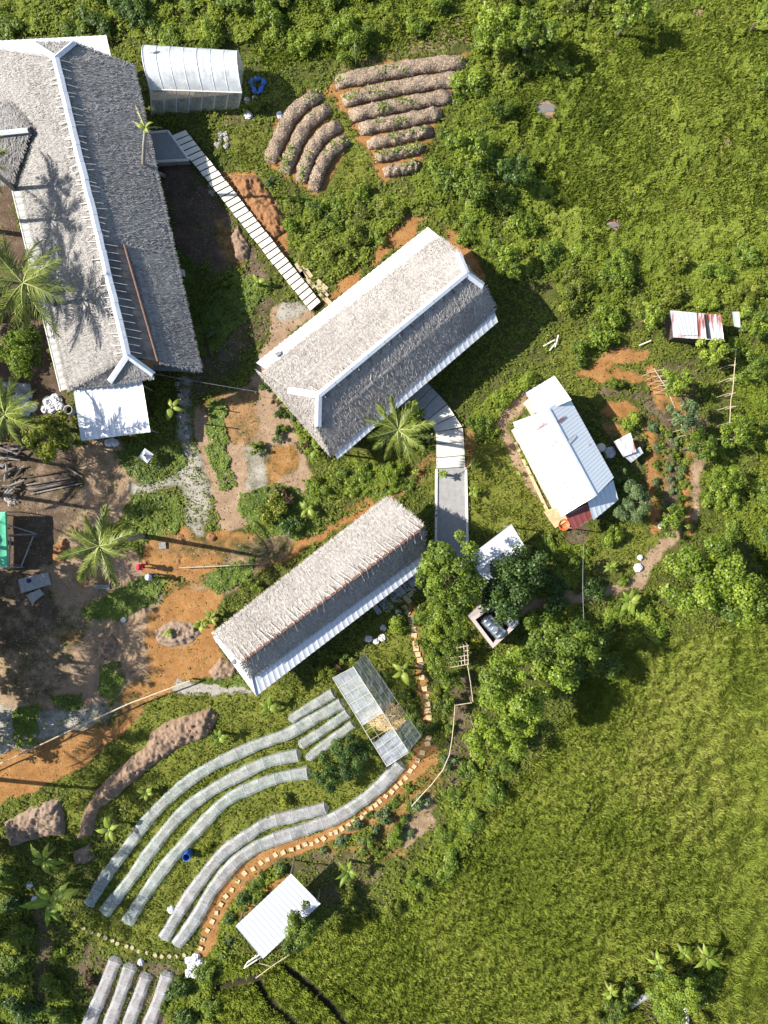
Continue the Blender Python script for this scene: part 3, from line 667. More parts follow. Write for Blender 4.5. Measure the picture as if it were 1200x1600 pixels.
# ------------------------------------------------------------------ gabled thatched building (lower centre)
def lower_building():
    root = empty('thatched_house', G(510, 930, 0), 'thatched gable roof house with bare brown ridge poles, beside the big leafy tree', 'building')
    ZR, ZE = 5.6, 3.1
    rl, rr = G(377, 1034, ZR), G(661, 824, ZR)
    nl, nr = G(335, 990, ZE), G(607, 777, ZE)
    sl, sr = G(394, 1058, ZE + .7), G(661, 863, ZE + .7)
    T = Straw(4); nm1, nm2 = nl.lerp(nr, .26), nl.lerp(nr, .30)
    rm = rl.lerp(rr, .27)
    T.slope([rl, rm, nl.lerp(nr, .27), nl]); T.slope([rm, rr, nr, nl.lerp(nr, .27)])
    T.slope([rr, rl, sl, sr])
    T.build('thatched_roof', M['thatch_warm'], root)
    for off in (-.18, .18):
        mb = MB(); sdir = Vector((.6, .8, 0)) * off; mb.tube([rl + sdir + Vector((0, 0, .12)), rr + sdir + Vector((0, 0, .10))], .045, 6); mb.build('ridge_pole', M['redwood'], root)
    nd = (nl + nr - rl - rr).normalized(); sd_ = (sl + sr - rl - rr).normalized()
    ties(root, rl, rr, 30, nd * 1.2, sd_ * .8, 0, 0, 'ridge_stick', M['bleached'], .4, .022)
    ties(root, rl, rr, 22, nd * .5, sd_ * .6, 0, 0, 'ridge_stick', M['redwood'], .5, .03)
    mb = MB(); corr(mb, G(668, 882, ZE - .1), G(400, 1088, ZE - .1), G(386, 1046, ZE + .55), G(654, 852, ZE + .55), .45, .03); mb.build('eave_sheet', M['eave_metal'], root)
    mb = MB(); corr(mb, G(333, 996, ZE - .1), G(400, 1087, ZE + .0), G(392, 1053, ZE + .55), G(345, 988, ZE - .05), .45, .03); mb.build('gable_sheet', M['white_metal'], root)
    for q in ((365, 1034, ZE + .1), (658, 882, ZE + .2)):
        mb = MB(); mb.box(G(*q), (.3, .25, .2), R(38)); mb.build('roof_vent', M['grey_steel'], root)
    wallbox(root, [G(345, 995, 3), G(605, 787, 3), G(660, 870, 3), G(402, 1075, 3)], .9, 3.1, M['wall'])
lower_building()

# ------------------------------------------------------------------ white metal roofed house (right)
def white_house():
    root = empty('metal_roof_house', G(870, 710, 0), 'white corrugated metal roof house with rust streaks, right of the lawn', 'house')
    ZR, ZE = 4.5, 3.4
    rt, rb = G(855, 640, ZR), G(929, 776, ZR)
    dz = Vector((0, 0, .04))
    mb = MB(); corr(mb, rb, rt, G(801, 660, ZE), G(877, 807, ZE), .4, .03); mb.build('west_roof_sheet', M['white_roof'], root)
    mb = MB(); corr(mb, rt, rb, G(959, 746, ZE), G(888, 618, ZE), .26, .010); mb.build('east_roof_sheet', M['white_roof'], root)
    mb = MB(); cap(mb, rt + Vector((0, 0, .08)), rb + Vector((0, 0, .08)), .4, .03, .06); mb.build('ridge_cap', M['ridge'], root)
    # two courses of overlapping sheet make the step half-way down the west slope
    a, b = rt.lerp(G(801, 660, ZE), .52), rb.lerp(G(877, 807, ZE), .52)
    mb = MB(); u = Vector((0, 0, .07)); corr(mb, b + u, a + u, G(801, 660, ZE) + u, G(877, 807, ZE) + u, .4, .03); mb.build('lower_roof_sheet', M['white_metal'], root)
    mb = MB(); corr(mb, G(821, 614, 3.9), G(866, 587, 3.9), G(893, 625, 4.1), G(840, 648, 4.1), .4, .03); mb.build('extension_roof', M['white_metal'], root)
    mb = MB(); corr(mb, G(918, 784, 3.3), G(958, 750, 3.2), G(966, 781, 2.6), G(927, 813, 2.7), .4); mb.build('lean_to_roof', M['white_roof'], root)
    mb = MB(); corr(mb, G(882, 802, 3.0), G(919, 788, 3.0), G(926, 810, 2.5), G(895, 829, 2.5), .4); tag(mb.build('porch_roof', M['red_sheet'], root), 'red brown rusty porch sheet')
    # rusty streaks: replaced sheets, each its own part
    def on(px, py, a, b, c, lift):
        a, b, c = Vector(a), Vector(b), Vector(c); n = (b - a).cross(c - a).normalized(); o_ = Vector((0, 0, H)); d = G(px, py, 0) - o_
        return o_ + d * ((a - o_).dot(n) / d.dot(n)) + n * (lift if n.z > 0 else -lift)
    for (x1, y1, x2, y2, w, zc) in ((835, 672, 853, 660, 6, .62), (851, 702, 872, 688, 5, .66), (876, 741, 897, 731, 3, .6), (872, 660, 882, 651, 4, -.35), (888, 692, 898, 681, 5, -.3)):
        P3 = (rt, rb, G(801, 660, ZE)) if zc > 0 else (rt, rb, G(959, 746, ZE)); dx, dy = -(y2 - y1), x2 - x1; l = math.hypot(dx, dy); dx *= w / l / 2; dy *= w / l / 2
        Q = [on(x1 - dx, y1 - dy, *P3, .075), on(x2 - dx, y2 - dy, *P3, .075), on(x2 + dx, y2 + dy, *P3, .075), on(x1 + dx, y1 + dy, *P3, .075)]; ar = (Q[1] - Q[0]).cross(Q[2] - Q[0]).z
        mb = MB(); mb.slab(Q if ar > 0 else Q[::-1], .02); tag(mb.build('rusty_sheet', M['rust_streak'], root), 'rust stained replacement sheet')
    wallbox(root, [G(806, 662, 3.2), G(856, 640, 3.2), G(888, 625, 3.2), G(955, 745, 3.2), G(929, 772, 3.2), G(879, 800, 3.2)], .25, 3.25, M['plaster'])
    wallbox(root, [G(825, 618, 3.4), G(864, 592, 3.4), G(890, 628, 3.4), G(842, 645, 3.4)], .3, 3.7, M['plaster'], 'extension_wall')
    for p in ((962, 778), (929, 808), (893, 825), (924, 807)):
        q = G(*p, 2.4); mb = MB(); mb.tube([(q.x, q.y, -.2), (q.x, q.y, 2.5)], .05, 6); mb.build('porch_post', M['grey_wood'], root)
    mb = MB(); mb.slab([G(850, 800, .18), G(868, 825, .18), G(890, 812, .18), G(876, 788, .18)], .3); mb.build('porch_slab', M['stone'], root)
    mb = MB(); mb.slab([G(803, 692, .1), G(854, 800, .1), G(858, 798, .1), G(807, 690, .1)], .3); mb.build('plinth', M['stone'], root)
white_house()

# ------------------------------------------------------------------ sheds and shelters
def shed(name, roof, label, cat, mat, z, drop=.4, wallmat='plaster', post=False, rn='roof_sheet', extra=None, dirn=0):
    """mono-pitch shed: roof = four photo corners (a-b high side)"""
    cx, cy = sum(p[0] for p in roof) / 4, sum(p[1] for p in roof) / 4
    root = empty(name, G(cx, cy, 0), label, cat)
    a, b, c, d = G(*roof[0], z), G(*roof[1], z), G(*roof[2], z - drop), G(*roof[3], z - drop)
    mb = MB(); corr(mb, a, b, c, d, .36, .025); mb.build(rn, M[mat], root)
    if post:
        for p in (a, b, c, d):
            q = Vector((cx_, cy_, 0)) if False else p.lerp((a + b + c + d) / 4, .08); mb = MB(); mb.tube([(q.x, q.y, -.2), (q.x, q.y, p.z - .06)], .06, 6); mb.build('post', M['grey_wood'], root)
    else: wallbox(root, [a, b, c, d], .3, z - drop - .06, M[wallmat])
    return root
shed('tin_shed', [(799, 819), (825, 862), (752, 925), (716, 882)], 'white tin roofed shed half hidden under the big leafy tree', 'shed', 'white_metal', 2.6, .3, post=True)
r_ = shed('garden_shed', [(368, 1447), (455, 1365), (501, 1412), (411, 1498)], 'small white ribbed roof shed with a bushy tree at its corner, near the bottom', 'shed', 'white_metal', 2.6, post=True)
mb = MB()
for i in range(5): mb.tube([G(382 + i * 6, 1510 - i * 4, .6), G(390 + i * 5, 1500 - i * 4, 1.2)], .04, 5)
mb.tube([G(381, 1513, .6), G(410, 1494, .6)], .05, 5); mb.tube([G(386, 1504, 1.2), G(408, 1490, 1.2)], .05, 5); mb.build('side_rack', M['bleached'], r_)
r_ = shed('rusty_shed', [(1047, 485), (1126, 492), (1131, 532), (1052, 527)], 'low shed of rusted corrugated sheets among the fruit trees at right', 'shed', 'rust_roof', 2.2, .25, 'darkwood')
mb = MB(); corr(mb, G(1100, 491, 2.30), G(1104, 491, 2.30), G(1110, 529, 2.05), G(1104, 529, 2.05), .3); mb.build('roof_gap_sheet', M['black'], r_)
mb = MB(); corr(mb, G(1051, 486, 2.33), G(1088, 489, 2.3), G(1090, 524, 2.08), G(1064, 524, 2.1), .3); mb.build('newer_roof_sheet', M['eave_metal'], r_)
mb = MB(); corr(mb, G(1117, 518, 2.2), G(1130, 519, 2.2), G(1131, 533, 2.1), G(1119, 532, 2.1), .3); mb.build('newer_roof_sheet', M['eave_metal'], r_)
r_ = shed('poultry_hut', [(959, 690), (985, 676), (994, 706), (974, 714)], 'small rusty tin hut just right of the white metal roofed house', 'shed', 'rust_roof', 1.6, .2, 'darkwood')
mb = MB(); corr(mb, G(976, 714, 1.2), G(1000, 698, 1.2), G(1005, 708, 1.0), G(986, 723, 1.0), .3); mb.build('lower_sheet', M['eave_metal'], r_)
mb = MB(); corr(mb, G(1144, 487, 1.0), G(1155, 487, 1.0), G(1157, 512, .8), G(1147, 510, .8), .3); tag(mb.build('roof_sheet_panel', M['eave_metal']), 'loose pale tin sheet lying in bushes right of the rusted shed', 'metal sheet')

def tank_house():
    root = empty('water_tank_stand', G(770, 985, 0), 'pinkish walled platform holding steel water tanks, below the big leafy tree', 'tank stand')
    Z = 3.0; a, b, c, d = G(735, 967, Z), G(770, 1013, Z), G(812, 974, Z), G(778, 936, Z)
    o = [a, b, c, d]; ce = (a + b + c + d) / 4; inn = [p.lerp(ce, .20) for p in o]
    for k in range(4):
        m_ = (k + 1) % 4; q = [o[k], o[m_], inn[m_], inn[k]]; mb = MB(); mb.slab(q if (q[1] - q[0]).cross(q[2] - q[0]).z > 0 else q[::-1], 3.2); mb.build('parapet', M['pink_wall'], root)
    mb = MB(); mb.slab([p.lerp(ce, .203) for p in o], .2); mb.v = [(x, y, z - .75) for x, y, z in mb.v]; mb.build('deck', M['black'], root)
    return (a, b, c, d)
tank_house()
def tank(px, py, L, r, ang, label):
    root = empty('water_tank', G(px, py, 2.25), label, 'water tank', 'steel tanks on the pinkish platform', R(ang))
    mb = MB(); n = 24
    pr = [(-L / 2 - .12, .02), (-L / 2 - .08, r * .6), (-L / 2, r * .93), (-L / 2 + .05, r)]
    for k in range(5): x = -L / 2 + .1 + (L - .2) * k / 4; pr += [(x - .03, r), (x, r * 1.04), (x + .03, r)]
    pr += [(L / 2 - .05, r), (L / 2, r * .93), (L / 2 + .08, r * .6), (L / 2 + .12, .02)]
    c = root.location; M0 = Matrix.Rotation(R(ang), 3, 'Z')
    mb.tube([c + M0 @ Vector((x, 0, r + .08)) for x, _ in pr], [q for _, q in pr], n); mb.build('tank_shell', M['steel'], root, smooth=True)
    mb = MB(); mb.lathe(c + M0 @ Vector((.1, 0, 2 * r + .06)), [(.001, .1), (.2, .1), (.22, .06), (.22, 0)], 16); mb.build('tank_lid', M['grey_steel'], root)
    for x in (-L * .3, L * .3):
        mb = MB(); mb.box(c + M0 @ Vector((x, 0, .12)), (.12, r * 1.5, .24), R(ang)); mb.build('cradle', M['grey_steel'], root)
tank(769, 977, 1.7, .52, -48, 'larger steel water tank lying on the pinkish platform, left one')
tank(793, 966, 1.25, .45, -40, 'smaller steel water tank at right on the pinkish platform')

def greenhouse():
    root = empty('net_greenhouse', G(305, 125, 0), 'white net covered hoop greenhouse beside the long thatched building', 'greenhouse')
    a0, a1 = G(226, 70, 2.3), G(372, 79, 2.3)          # north eave
    b0, b1 = G(235, 140, 2.45), G(378, 145, 2.45)      # south eave
    def arch(u, v):
        p, q = a0.lerp(a1, u), b0.lerp(b1, u); s_ = p.lerp(q, v); sag = .05 * math.sin(u * 8 * 2 * math.pi) * math.sin(math.pi * v)
        return s_ + Vector((0, 0, 1.15 * math.sin(math.pi * min(1, v * 1.0)) ** .8 - abs(sag) * .6))
    mb = MB(); mb.grid(arch, 48, 16); mb.build('net_roof', M['net'], root, smooth=True)
    g0, g1 = G(237, 180, 0), G(372, 170, 0)
    mb = MB(); mb.grid(lambda u, v: b0.lerp(b1, u).lerp(g0.lerp(g1, u), v) + Vector((0, .05 * math.sin(u * 45), 0)), 40, 6); mb.build('net_wall', M['net_wall'], root, smooth=True)
    n0, n1 = Vector((a0.x, a0.y, 0)), Vector((a1.x, a1.y, 0))
    mb = MB(); mb.grid(lambda u, v: a0.lerp(a1, u).lerp(n0.lerp(n1, u), v), 20, 4); mb.build('net_wall', M['net_wall'], root)
    for u in (0, 1):
        mb = MB(); g = g0 if u == 0 else g1; nn = n0 if u == 0 else n1
        mb.grid(lambda v, w: arch(u, v).lerp(nn.lerp(g, v), w), 12, 6); mb.build('net_gable', M['net_wall'], root)
    for i in range(8):
        u = i / 7; mb = MB(); mb.tube([n0.lerp(n1, u)] + [arch(u, k / 12) + Vector((0, 0, .01)) for k in range(13)] + [g0.lerp(g1, u)], .035, 6); mb.build('hoop', M['ridge'], root)
    mb = MB(); mb.tube([b0 + Vector((0, 0, .02)), b1 + Vector((0, 0, .02))], .05, 6); mb.build('eave_rail', M['bleached'], root)
    mb = MB(); p = arch(.13, .35)
    mb.box(p + Vector((0, 0, .12)), (.28, .24, .2), .4); mb.tube([p + Vector((-.6, -.1, .02)), p + Vector((0, 0, .1)), p + Vector((.3, 0, .05))], .04, 5); mb.build('roof_tie', M['ridge'], root)
    for i, (u0, u1) in enumerate(((.02, .5), (.5, .97))):
        mb = MB(); p, q = g0.lerp(g1, u0), g0.lerp(g1, u1); y = Vector((0, .7, .75)); y2 = Vector((0, 1.3, .75)); mb.slab([p + y, q + y, q + y2, p + y2], .06); mb.build('nursery_bench', M['plank'], root)
greenhouse()

def plastic_house():
    root = empty('plastic_greenhouse', G(590, 1105, 0), 'clear plastic bamboo frame greenhouse with a torn open roof bay', 'greenhouse')
    ZR, ZE = 3.1, 2.1
    r0, r1 = G(552, 1042, ZR), G(637, 1174, ZR); l0, l1 = G(520, 1060, ZE), G(605, 1197, ZE); e0, e1 = G(570, 1020, ZE), G(659, 1150, ZE)
    def sheet(a, b, c, d, m, nm='film_sheet'):
        mb = MB(); ph = rnd.random() * 6
        mb.grid(lambda u, v: a.lerp(b, u).lerp(d.lerp(c, u), v) + Vector((0, 0, .05 + .05 * math.sin(u * 19 + ph) * math.sin(v * 9 + ph) - .07 * math.sin(math.pi * (u * 4 % 1)))), 26, 10); mb.build(nm, m, root, smooth=True)
    sheet(r0, r0.lerp(r1, .54), l0.lerp(l1, .54), l0, M['film']); sheet(r0.lerp(r1, .72), r1, l1, l0.lerp(l1, .74), M['film'])
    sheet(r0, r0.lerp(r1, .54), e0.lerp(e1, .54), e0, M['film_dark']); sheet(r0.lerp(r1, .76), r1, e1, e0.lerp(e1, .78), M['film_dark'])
    def pole(a, b, m='bleached', r=.035, nm='rafter'):
        r *= .5; a = a + Vector((rnd.gauss(0, .03), rnd.gauss(0, .03), 0)); b = b + Vector((rnd.gauss(0, .03), rnd.gauss(0, .03), 0))
        mb = MB(); mb.tube([a, b], r, 5); mb.build(nm, M[m], root)
    up = Vector((0, 0, .09))
    pole(r0 + up, r1 + up, 'bleached', .05, 'ridge_pole'); pole(l0 + up, l1 + up, 'bleached', .045, 'eave_pole'); pole(e0 + up, e1 + up, 'grey_wood', .045, 'eave_pole')
    for i in range(11):
        t = i / 10; op = .5 < t < .78
        pole(r0.lerp(r1, t) + up, l0.lerp(l1, t) + up, 'bamboo' if op else 'bleached', .03); pole(r0.lerp(r1, t) + up, e0.lerp(e1, t) + up, 'bamboo' if op else 'grey_wood', .03)
    for f in (.33, .66):
        pole(r0.lerp(l0, f) + up, r1.lerp(l1, f) + up, 'bleached', .024, 'purlin'); pole(r0.lerp(e0, f) + up, r1.lerp(e1, f) + up, 'grey_wood', .024, 'purlin')
    for i in range(9):
        a = G(rnd.uniform(570, 612), rnd.uniform(1112, 1138), 2.3); b = G(rnd.uniform(588, 628), rnd.uniform(1102, 1135), 2.5); pole(a, b, 'bamboo', .035, 'loose_lath')
    for p in (l0, l1, e0, e1, l0.lerp(l1, .5), e0.lerp(e1, .5), l0.lerp(l1, .25), e0.lerp(e1, .25), l0.lerp(l1, .75), e0.lerp(e1, .75)): pole(Vector((p.x, p.y, -.2)), p, 'bamboo', .05, 'post')
    T = Straw(55); rr_ = np.random.default_rng(5); c = np.array(G(604, 1120, 0)); n = 900; a = rr_.random(n) * 6.283; q = np.sqrt(rr_.random(n)); P = c + np.stack([1.5 * q * np.cos(a), 1.1 * q * np.sin(a), .08 + .35 * (1 - q)], 1)
    D = rr_.random(n) * 6.283; d = np.stack([np.cos(D), np.sin(D), rr_.normal(0, .1, n)], 1) * .17; e = np.stack([-np.sin(D), np.cos(D), np.zeros(n)], 1) * .022
    T.add(np.stack([P - d - e, P - d + e, P + d + e, P + d - e], 1).reshape(-1, 3), np.arange(4 * n).reshape(n, 4), np.repeat(rr_.random(n), 4)); T.build('straw_litter', M['straw_gold'], root)['kind'] = 'stuff'
plastic_house()

def green_canopy():
    root = empty('canopy_tent', G(-20, 845, 0), 'mint green canopy roof cut by the left edge of the yard', 'canopy')
    Z = 2.2; a, b, c, d = G(-50, 800, Z), G(8, 800, Z), G(11, 885, Z), G(-50, 888, Z); t = G(-22, 842, Z + .8)
    mb = MB()
    for p, q in ((a, b), (b, c), (c, d), (d, a)):
        mb.grid(lambda u, v: p.lerp(q, u).lerp(t, v) - Vector((0, 0, .18 * math.sin(math.pi * v))), 8, 8)
        mb.poly([p, q, q - Vector((0, 0, .25)), p - Vector((0, 0, .25))])
    mb.build('canopy_cover', M['green_tarp'], root, smooth=False)
    for p in (a, b, c, d):
        mb = MB(); mb.tube([(p.x, p.y, -.2), (p.x, p.y, p.z - .1)], .04, 6); mb.build('leg', M['grey_steel'], root)
    f = empty('steel_frame', G(35, 855, 0), 'dull steel bed of rails on dark soil beside the green canopy', 'frame')
    for p, q in (((12, 820), (57, 834)), ((13, 836), (56, 835)), ((52, 838), (33, 886)), ((0, 888), (36, 886)), ((16, 840), (14, 884))):
        mb = MB(); mb.tube([G(*p, .45), G(*q, .45)], .055, 5); mb.build('rail', M['grey_steel'], f)
    for p in ((57, 834), (34, 886), (14, 838)):
        q = G(*p, .45); mb = MB(); mb.tube([q, (q.x, q.y, -.2)], .04, 5); mb.build('leg', M['grey_steel'], f)
green_canopy()

# ------------------------------------------------------------------ low net tunnels
TUN = [
 ([(520, 1083), (488, 1102), (456, 1122)], 19, 'short net tunnel, uppermost of the four ending beside the plastic greenhouse', 'tunnel_net'),
 ([(533, 1099), (483, 1127), (450, 1146), (400, 1164), (330, 1197), (281, 1231), (233, 1278), (200, 1323), (167, 1367), (141, 1410)], 23, 'longest white net tunnel, curving from the plastic greenhouse to the lower left', 'tunnel_net'),
 ([(543, 1114), (510, 1137), (472, 1162)], 19, 'short net tunnel, third down of the four beside the plastic greenhouse', 'tunnel_net'),
 ([(551, 1131), (518, 1156), (483, 1182)], 18, 'short net tunnel touching the dark bushy tree, lowest beside the plastic greenhouse', 'tunnel_net'),
 ([(465, 1179), (420, 1189), (383, 1206), (333, 1233), (284, 1270), (240, 1323), (207, 1370), (165, 1423)], 24, 'curved net tunnel next below the longest one on the lawn', 'tunnel_net'),
 ([(480, 1207), (440, 1213), (400, 1227), (353, 1251), (302, 1303), (267, 1342), (233, 1388), (201, 1438)], 24, 'curved net tunnel ending just left of the blue barrel', 'tunnel_net'),
 ([(508, 1261), (467, 1272), (420, 1284), (392, 1301), (350, 1331), (310, 1380), (283, 1420), (258, 1463)], 24, 'curved net tunnel just right of the blue barrel', 'tunnel_net_pale'),
 ([(625, 1194), (587, 1233), (533, 1272), (483, 1292), (427, 1311), (400, 1323), (367, 1347), (333, 1388), (307, 1433), (278, 1473)], 25, 'long curved net tunnel running along the orange stepping stone path', 'tunnel_net_pale'),
 ([(181, 1499), (160, 1550), (139, 1600), (125, 1640)], 25, 'straight net tunnel at the bottom edge, leftmost of four', 'tunnel_net_pale'),
 ([(204, 1509), (188, 1555), (171, 1600), (158, 1640)], 25, 'straight net tunnel at the bottom edge, second from left of four', 'tunnel_net_pale'),
 ([(229, 1524), (214, 1565), (199, 1605), (188, 1640)], 24, 'straight net tunnel at the bottom edge, third from left of four', 'tunnel_net_pale'),
 ([(262, 1522), (247, 1565), (231, 1605), (220, 1640)], 25, 'straight net tunnel at the bottom edge, rightmost of four', 'tunnel_net_pale'),
]
def tunnel(pts, w, label, mat):
    L = [G(*p, 0) for p in smooth_line(pts, 8)]
    root = empty('net_tunnel', (L[len(L) // 2].x, L[len(L) // 2].y, 0), label, 'net tunnel', 'low net tunnels over the garden beds')
    # resample evenly
    ds = [0]
    for a, b in zip(L[:-1], L[1:]): ds.append(ds[-1] + (b - a).length)
    tot = ds[-1]
    def at(d):
        d = min(max(d, 0), tot); 
        for i in range(len(L) - 1):
            if d <= ds[i + 1] + 1e-9:
                t = (d - ds[i]) / max(1e-6, ds[i + 1] - ds[i]); return L[i].lerp(L[i + 1], t)
        return L[-1]
    hw, hh, bay = w / S / 2 * .84, .44, 1.3; nb = max(3, round(tot / bay)); K = 7; n = nb * 4; na = 6
    ph = rnd.random() * 9
    def sect(d, v, grow=1.0, sag=True):
        p = at(d); t = (at(d + .05) - at(d - .05)).normalized(); s_ = Vector((-t.y, t.x, 0))
        b = abs(math.sin(math.pi * d / (tot / nb))) if sag else 0
        wv = hw * (1 - .05 * b + .06 * math.sin(d * 1.3 + ph)) * grow; hv = hh * (1 - .04 * b + .05 * math.sin(d * .9 + 2 * ph)) * grow
        a = math.pi * v; return p + s_ * (wv * math.cos(a)) * (1 + .10 * math.sin(a)) + Vector((.02 * math.sin(d * 5.1 + v * 9), 0, -.04 + hv * min(1, 1.5 * max(0, math.sin(a))) + .03 * math.sin(d * 3.7 + v * 5 + ph)))
    mb = MB(); mb.grid(lambda u, v: sect(u * tot, v), n, na)
    for d, e in ((0, -.28), (tot, .28)):
        t = (at(d + .05) - at(d - .05)).normalized()
        mb.grid(lambda u, v: sect(d, v).lerp(at(d) + t * e + Vector((0, 0, -.04)) + (sect(d, v) - at(d)) * .35 * Vector((1, 1, 0)).length / 1.414, u), 2, na)
    mb.build('net_cover', M[mat], root)
    for i in range(nb + 1):
        d = tot * i / nb; mb = MB(); mb.tube([sect(d, k / 12, 1.005, False) for k in range(13)], .013, 5); mb.build('hoop', M['hoop'], root)
    mb = MB(); mb.grid(lambda u, v: sect(u * tot, v) * 1 if False else (lambda p, c: Vector((c.x + (p.x - c.x) * .8, c.y + (p.y - c.y) * .8, p.z * .16 - .04)))(sect(u * tot, v, 1, False), at(u * tot)), nb * 3, 6); mb.build('bed_soil', M['soil'], root)
for t_ in TUN: tunnel(*t_)

# ------------------------------------------------------------------ straw mulched raised beds
BEDS = [
 ([(529, 129), (600, 115), (660, 105), (724, 99)], 23, 'uppermost straw bed of the right hand fan'),
 ([(540, 157), (610, 141), (670, 131), (722, 125)], 22, 'second straw bed from the top of the right hand fan'),
 ([(551, 181), (600, 171), (655, 160), (703, 152)], 21, 'third straw bed from the top of the right hand fan'),
 ([(566, 202), (610, 194), (650, 186), (686, 178)], 20, 'fourth straw bed from the top, middle of the right hand fan'),
 ([(579, 226), (610, 220), (640, 213), (671, 205)], 18, 'third straw bed from the bottom of the right hand fan'),
 ([(591, 247), (615, 242), (640, 237), (659, 231)], 16, 'second shortest straw bed near the tip of the right hand fan'),
 ([(604, 269), (622, 266), (638, 263), (652, 258)], 17, 'shortest straw bed at the lower tip of the right hand fan'),
 ([(497, 148), (460, 177), (438, 215), (423, 250)], 22, 'outermost curved straw bed of the left hand fan'),
 ([(512, 171), (480, 196), (460, 232), (446, 267)], 21, 'second curved straw bed from outside in the left hand fan'),
 ([(528, 197), (500, 217), (482, 248), (471, 280)], 21, 'third curved straw bed from outside in the left hand fan'),
 ([(539, 220), (514, 241), (499, 268), (491, 294)], 20, 'innermost and shortest curved straw bed of the left hand fan'),
]
def bed(pts, w, label, seed):
    P = smooth_line(pts, 10); e0 = np.array(P[0]) - np.array(P[1]); e1 = np.array(P[-1]) - np.array(P[-2]); P = [tuple(np.array(P[0]) + e0 / np.linalg.norm(e0) * 5)] + P + [tuple(np.array(P[-1]) + e1 / np.linalg.norm(e1) * 5)]; w *= .99; root = empty('raised_bed', G(*P[len(P) // 2], 0), label, 'garden bed', 'straw mulched raised beds'); rr_ = np.random.default_rng(seed)
    L = [G(*p, 0) for p in P]; n = len(L); na = 12; hw = w / S / 2; hh = .55
    ph = rnd.random() * 9
    def sect(u, v):
        i = min(int(u * (n - 1)), n - 2); t = u * (n - 1) - i; p = L[i].lerp(L[i + 1], t); d = (L[min(i + 2, n - 1)] - L[max(i - 1, 0)]).normalized(); s_ = Vector((-d.y, d.x, 0))
        e = max(0, min(u, 1 - u)) * n * .25; e = min(1, e) ** .5; wob = 1 + .07 * math.sin(u * 23 + ph) + .05 * math.sin(u * 51 + 2 * ph)
        a = math.pi * v; return p + s_ * hw * math.cos(a) * wob * (.75 + .25 * e) + Vector((0, 0, -.08 + (hh * e + .05) * max(0, math.sin(a)) ** .6 * (1 + .1 * math.sin(u * 31 + ph) * math.sin(v * 7))))
    mb = MB(); mb.grid(sect, n * 3, na); mb.build('soil_core', M['soil'], root, smooth=True)
    T = Straw(seed); tot = sum((b - a).length for a, b in zip(L[:-1], L[1:])); cnt = int(tot * w / S * 300)
    U = rr_.random(cnt); V = rr_.uniform(.06, .94, cnt); pos = []; nr = []
    for u, v in zip(U, V):
        p = sect(u, v); q1 = sect(min(1, u + .01), v); q2 = sect(u, min(1, v + .02)); nn = (q1 - p).cross(q2 - p); nn = nn.normalized() if nn.length > 0 else Vector((0, 0, 1)); nn = nn if nn.z > 0 else -nn
        pos.append(p); nr.append(nn)
    pos = np.array([tuple(p) for p in pos]); nr = np.array([tuple(p) for p in nr])
    ang = rr_.random(cnt) * 6.283; D = np.stack([np.cos(ang), np.sin(ang), np.zeros(cnt)], 1); D -= nr * (D * nr).sum(1)[:, None]; D /= np.linalg.norm(D, axis=1)[:, None]; Sd = np.cross(nr, D)
    l = rr_.uniform(.10, .26, cnt)[:, None] / 2; ww = rr_.uniform(.012, .03, cnt)[:, None]; h0 = rr_.uniform(.01, .04, cnt)[:, None]; tl = rr_.normal(0, .02, cnt)[:, None] * nr
    a0 = pos - D * l + nr * h0 - tl; b0 = pos + D * l + nr * h0 + tl
    v = np.stack([a0 - Sd * ww, a0 + Sd * ww, b0 + Sd * ww, b0 - Sd * ww], 1).reshape(-1, 3); T.add(v, np.arange(4 * cnt).reshape(cnt, 4), np.repeat(np.clip(rr_.normal(.55, .25, cnt), 0, 1), 4))
    T.build('straw_mulch', M['straw'], root)
    k = int(tot * (8 if seed % 3 else 14)); vs = []; fs = []; ts = []                      # seedlings on the crest
    for i in range(k):
        u = rr_.random(); p = sect(u, .5 + rr_.normal(0, .14))
        if vnoise(np.array([p.x]), np.array([p.y]), 1.3, seed)[0] < .5: continue
        for j in range(6):
            a = rr_.random() * 6.28; d = Vector((math.cos(a), math.sin(a), .5)) * rr_.uniform(.08, .2); s_ = Vector((-math.sin(a), math.cos(a), 0)) * .04; b = len(vs); c = p + Vector((0, 0, .1))
            vs += [tuple(c), tuple(c + d * .5 + s_), tuple(c + d), tuple(c + d * .5 - s_)]; fs.append((b, b + 1, b + 2, b + 3)); ts += [rr_.random()] * 4
    if vs:
        me = np_mesh('seedlings', np.array(vs) - np.array(root.location), np.array(fs), M['leaf_mid'], ts); np_obj('seedlings', me, root)['kind'] = 'stuff'
for i, (p_, w_, l_) in enumerate(BEDS): bed(p_, w_, 'straw mulched raised bed, ' + l_, 100 + i)

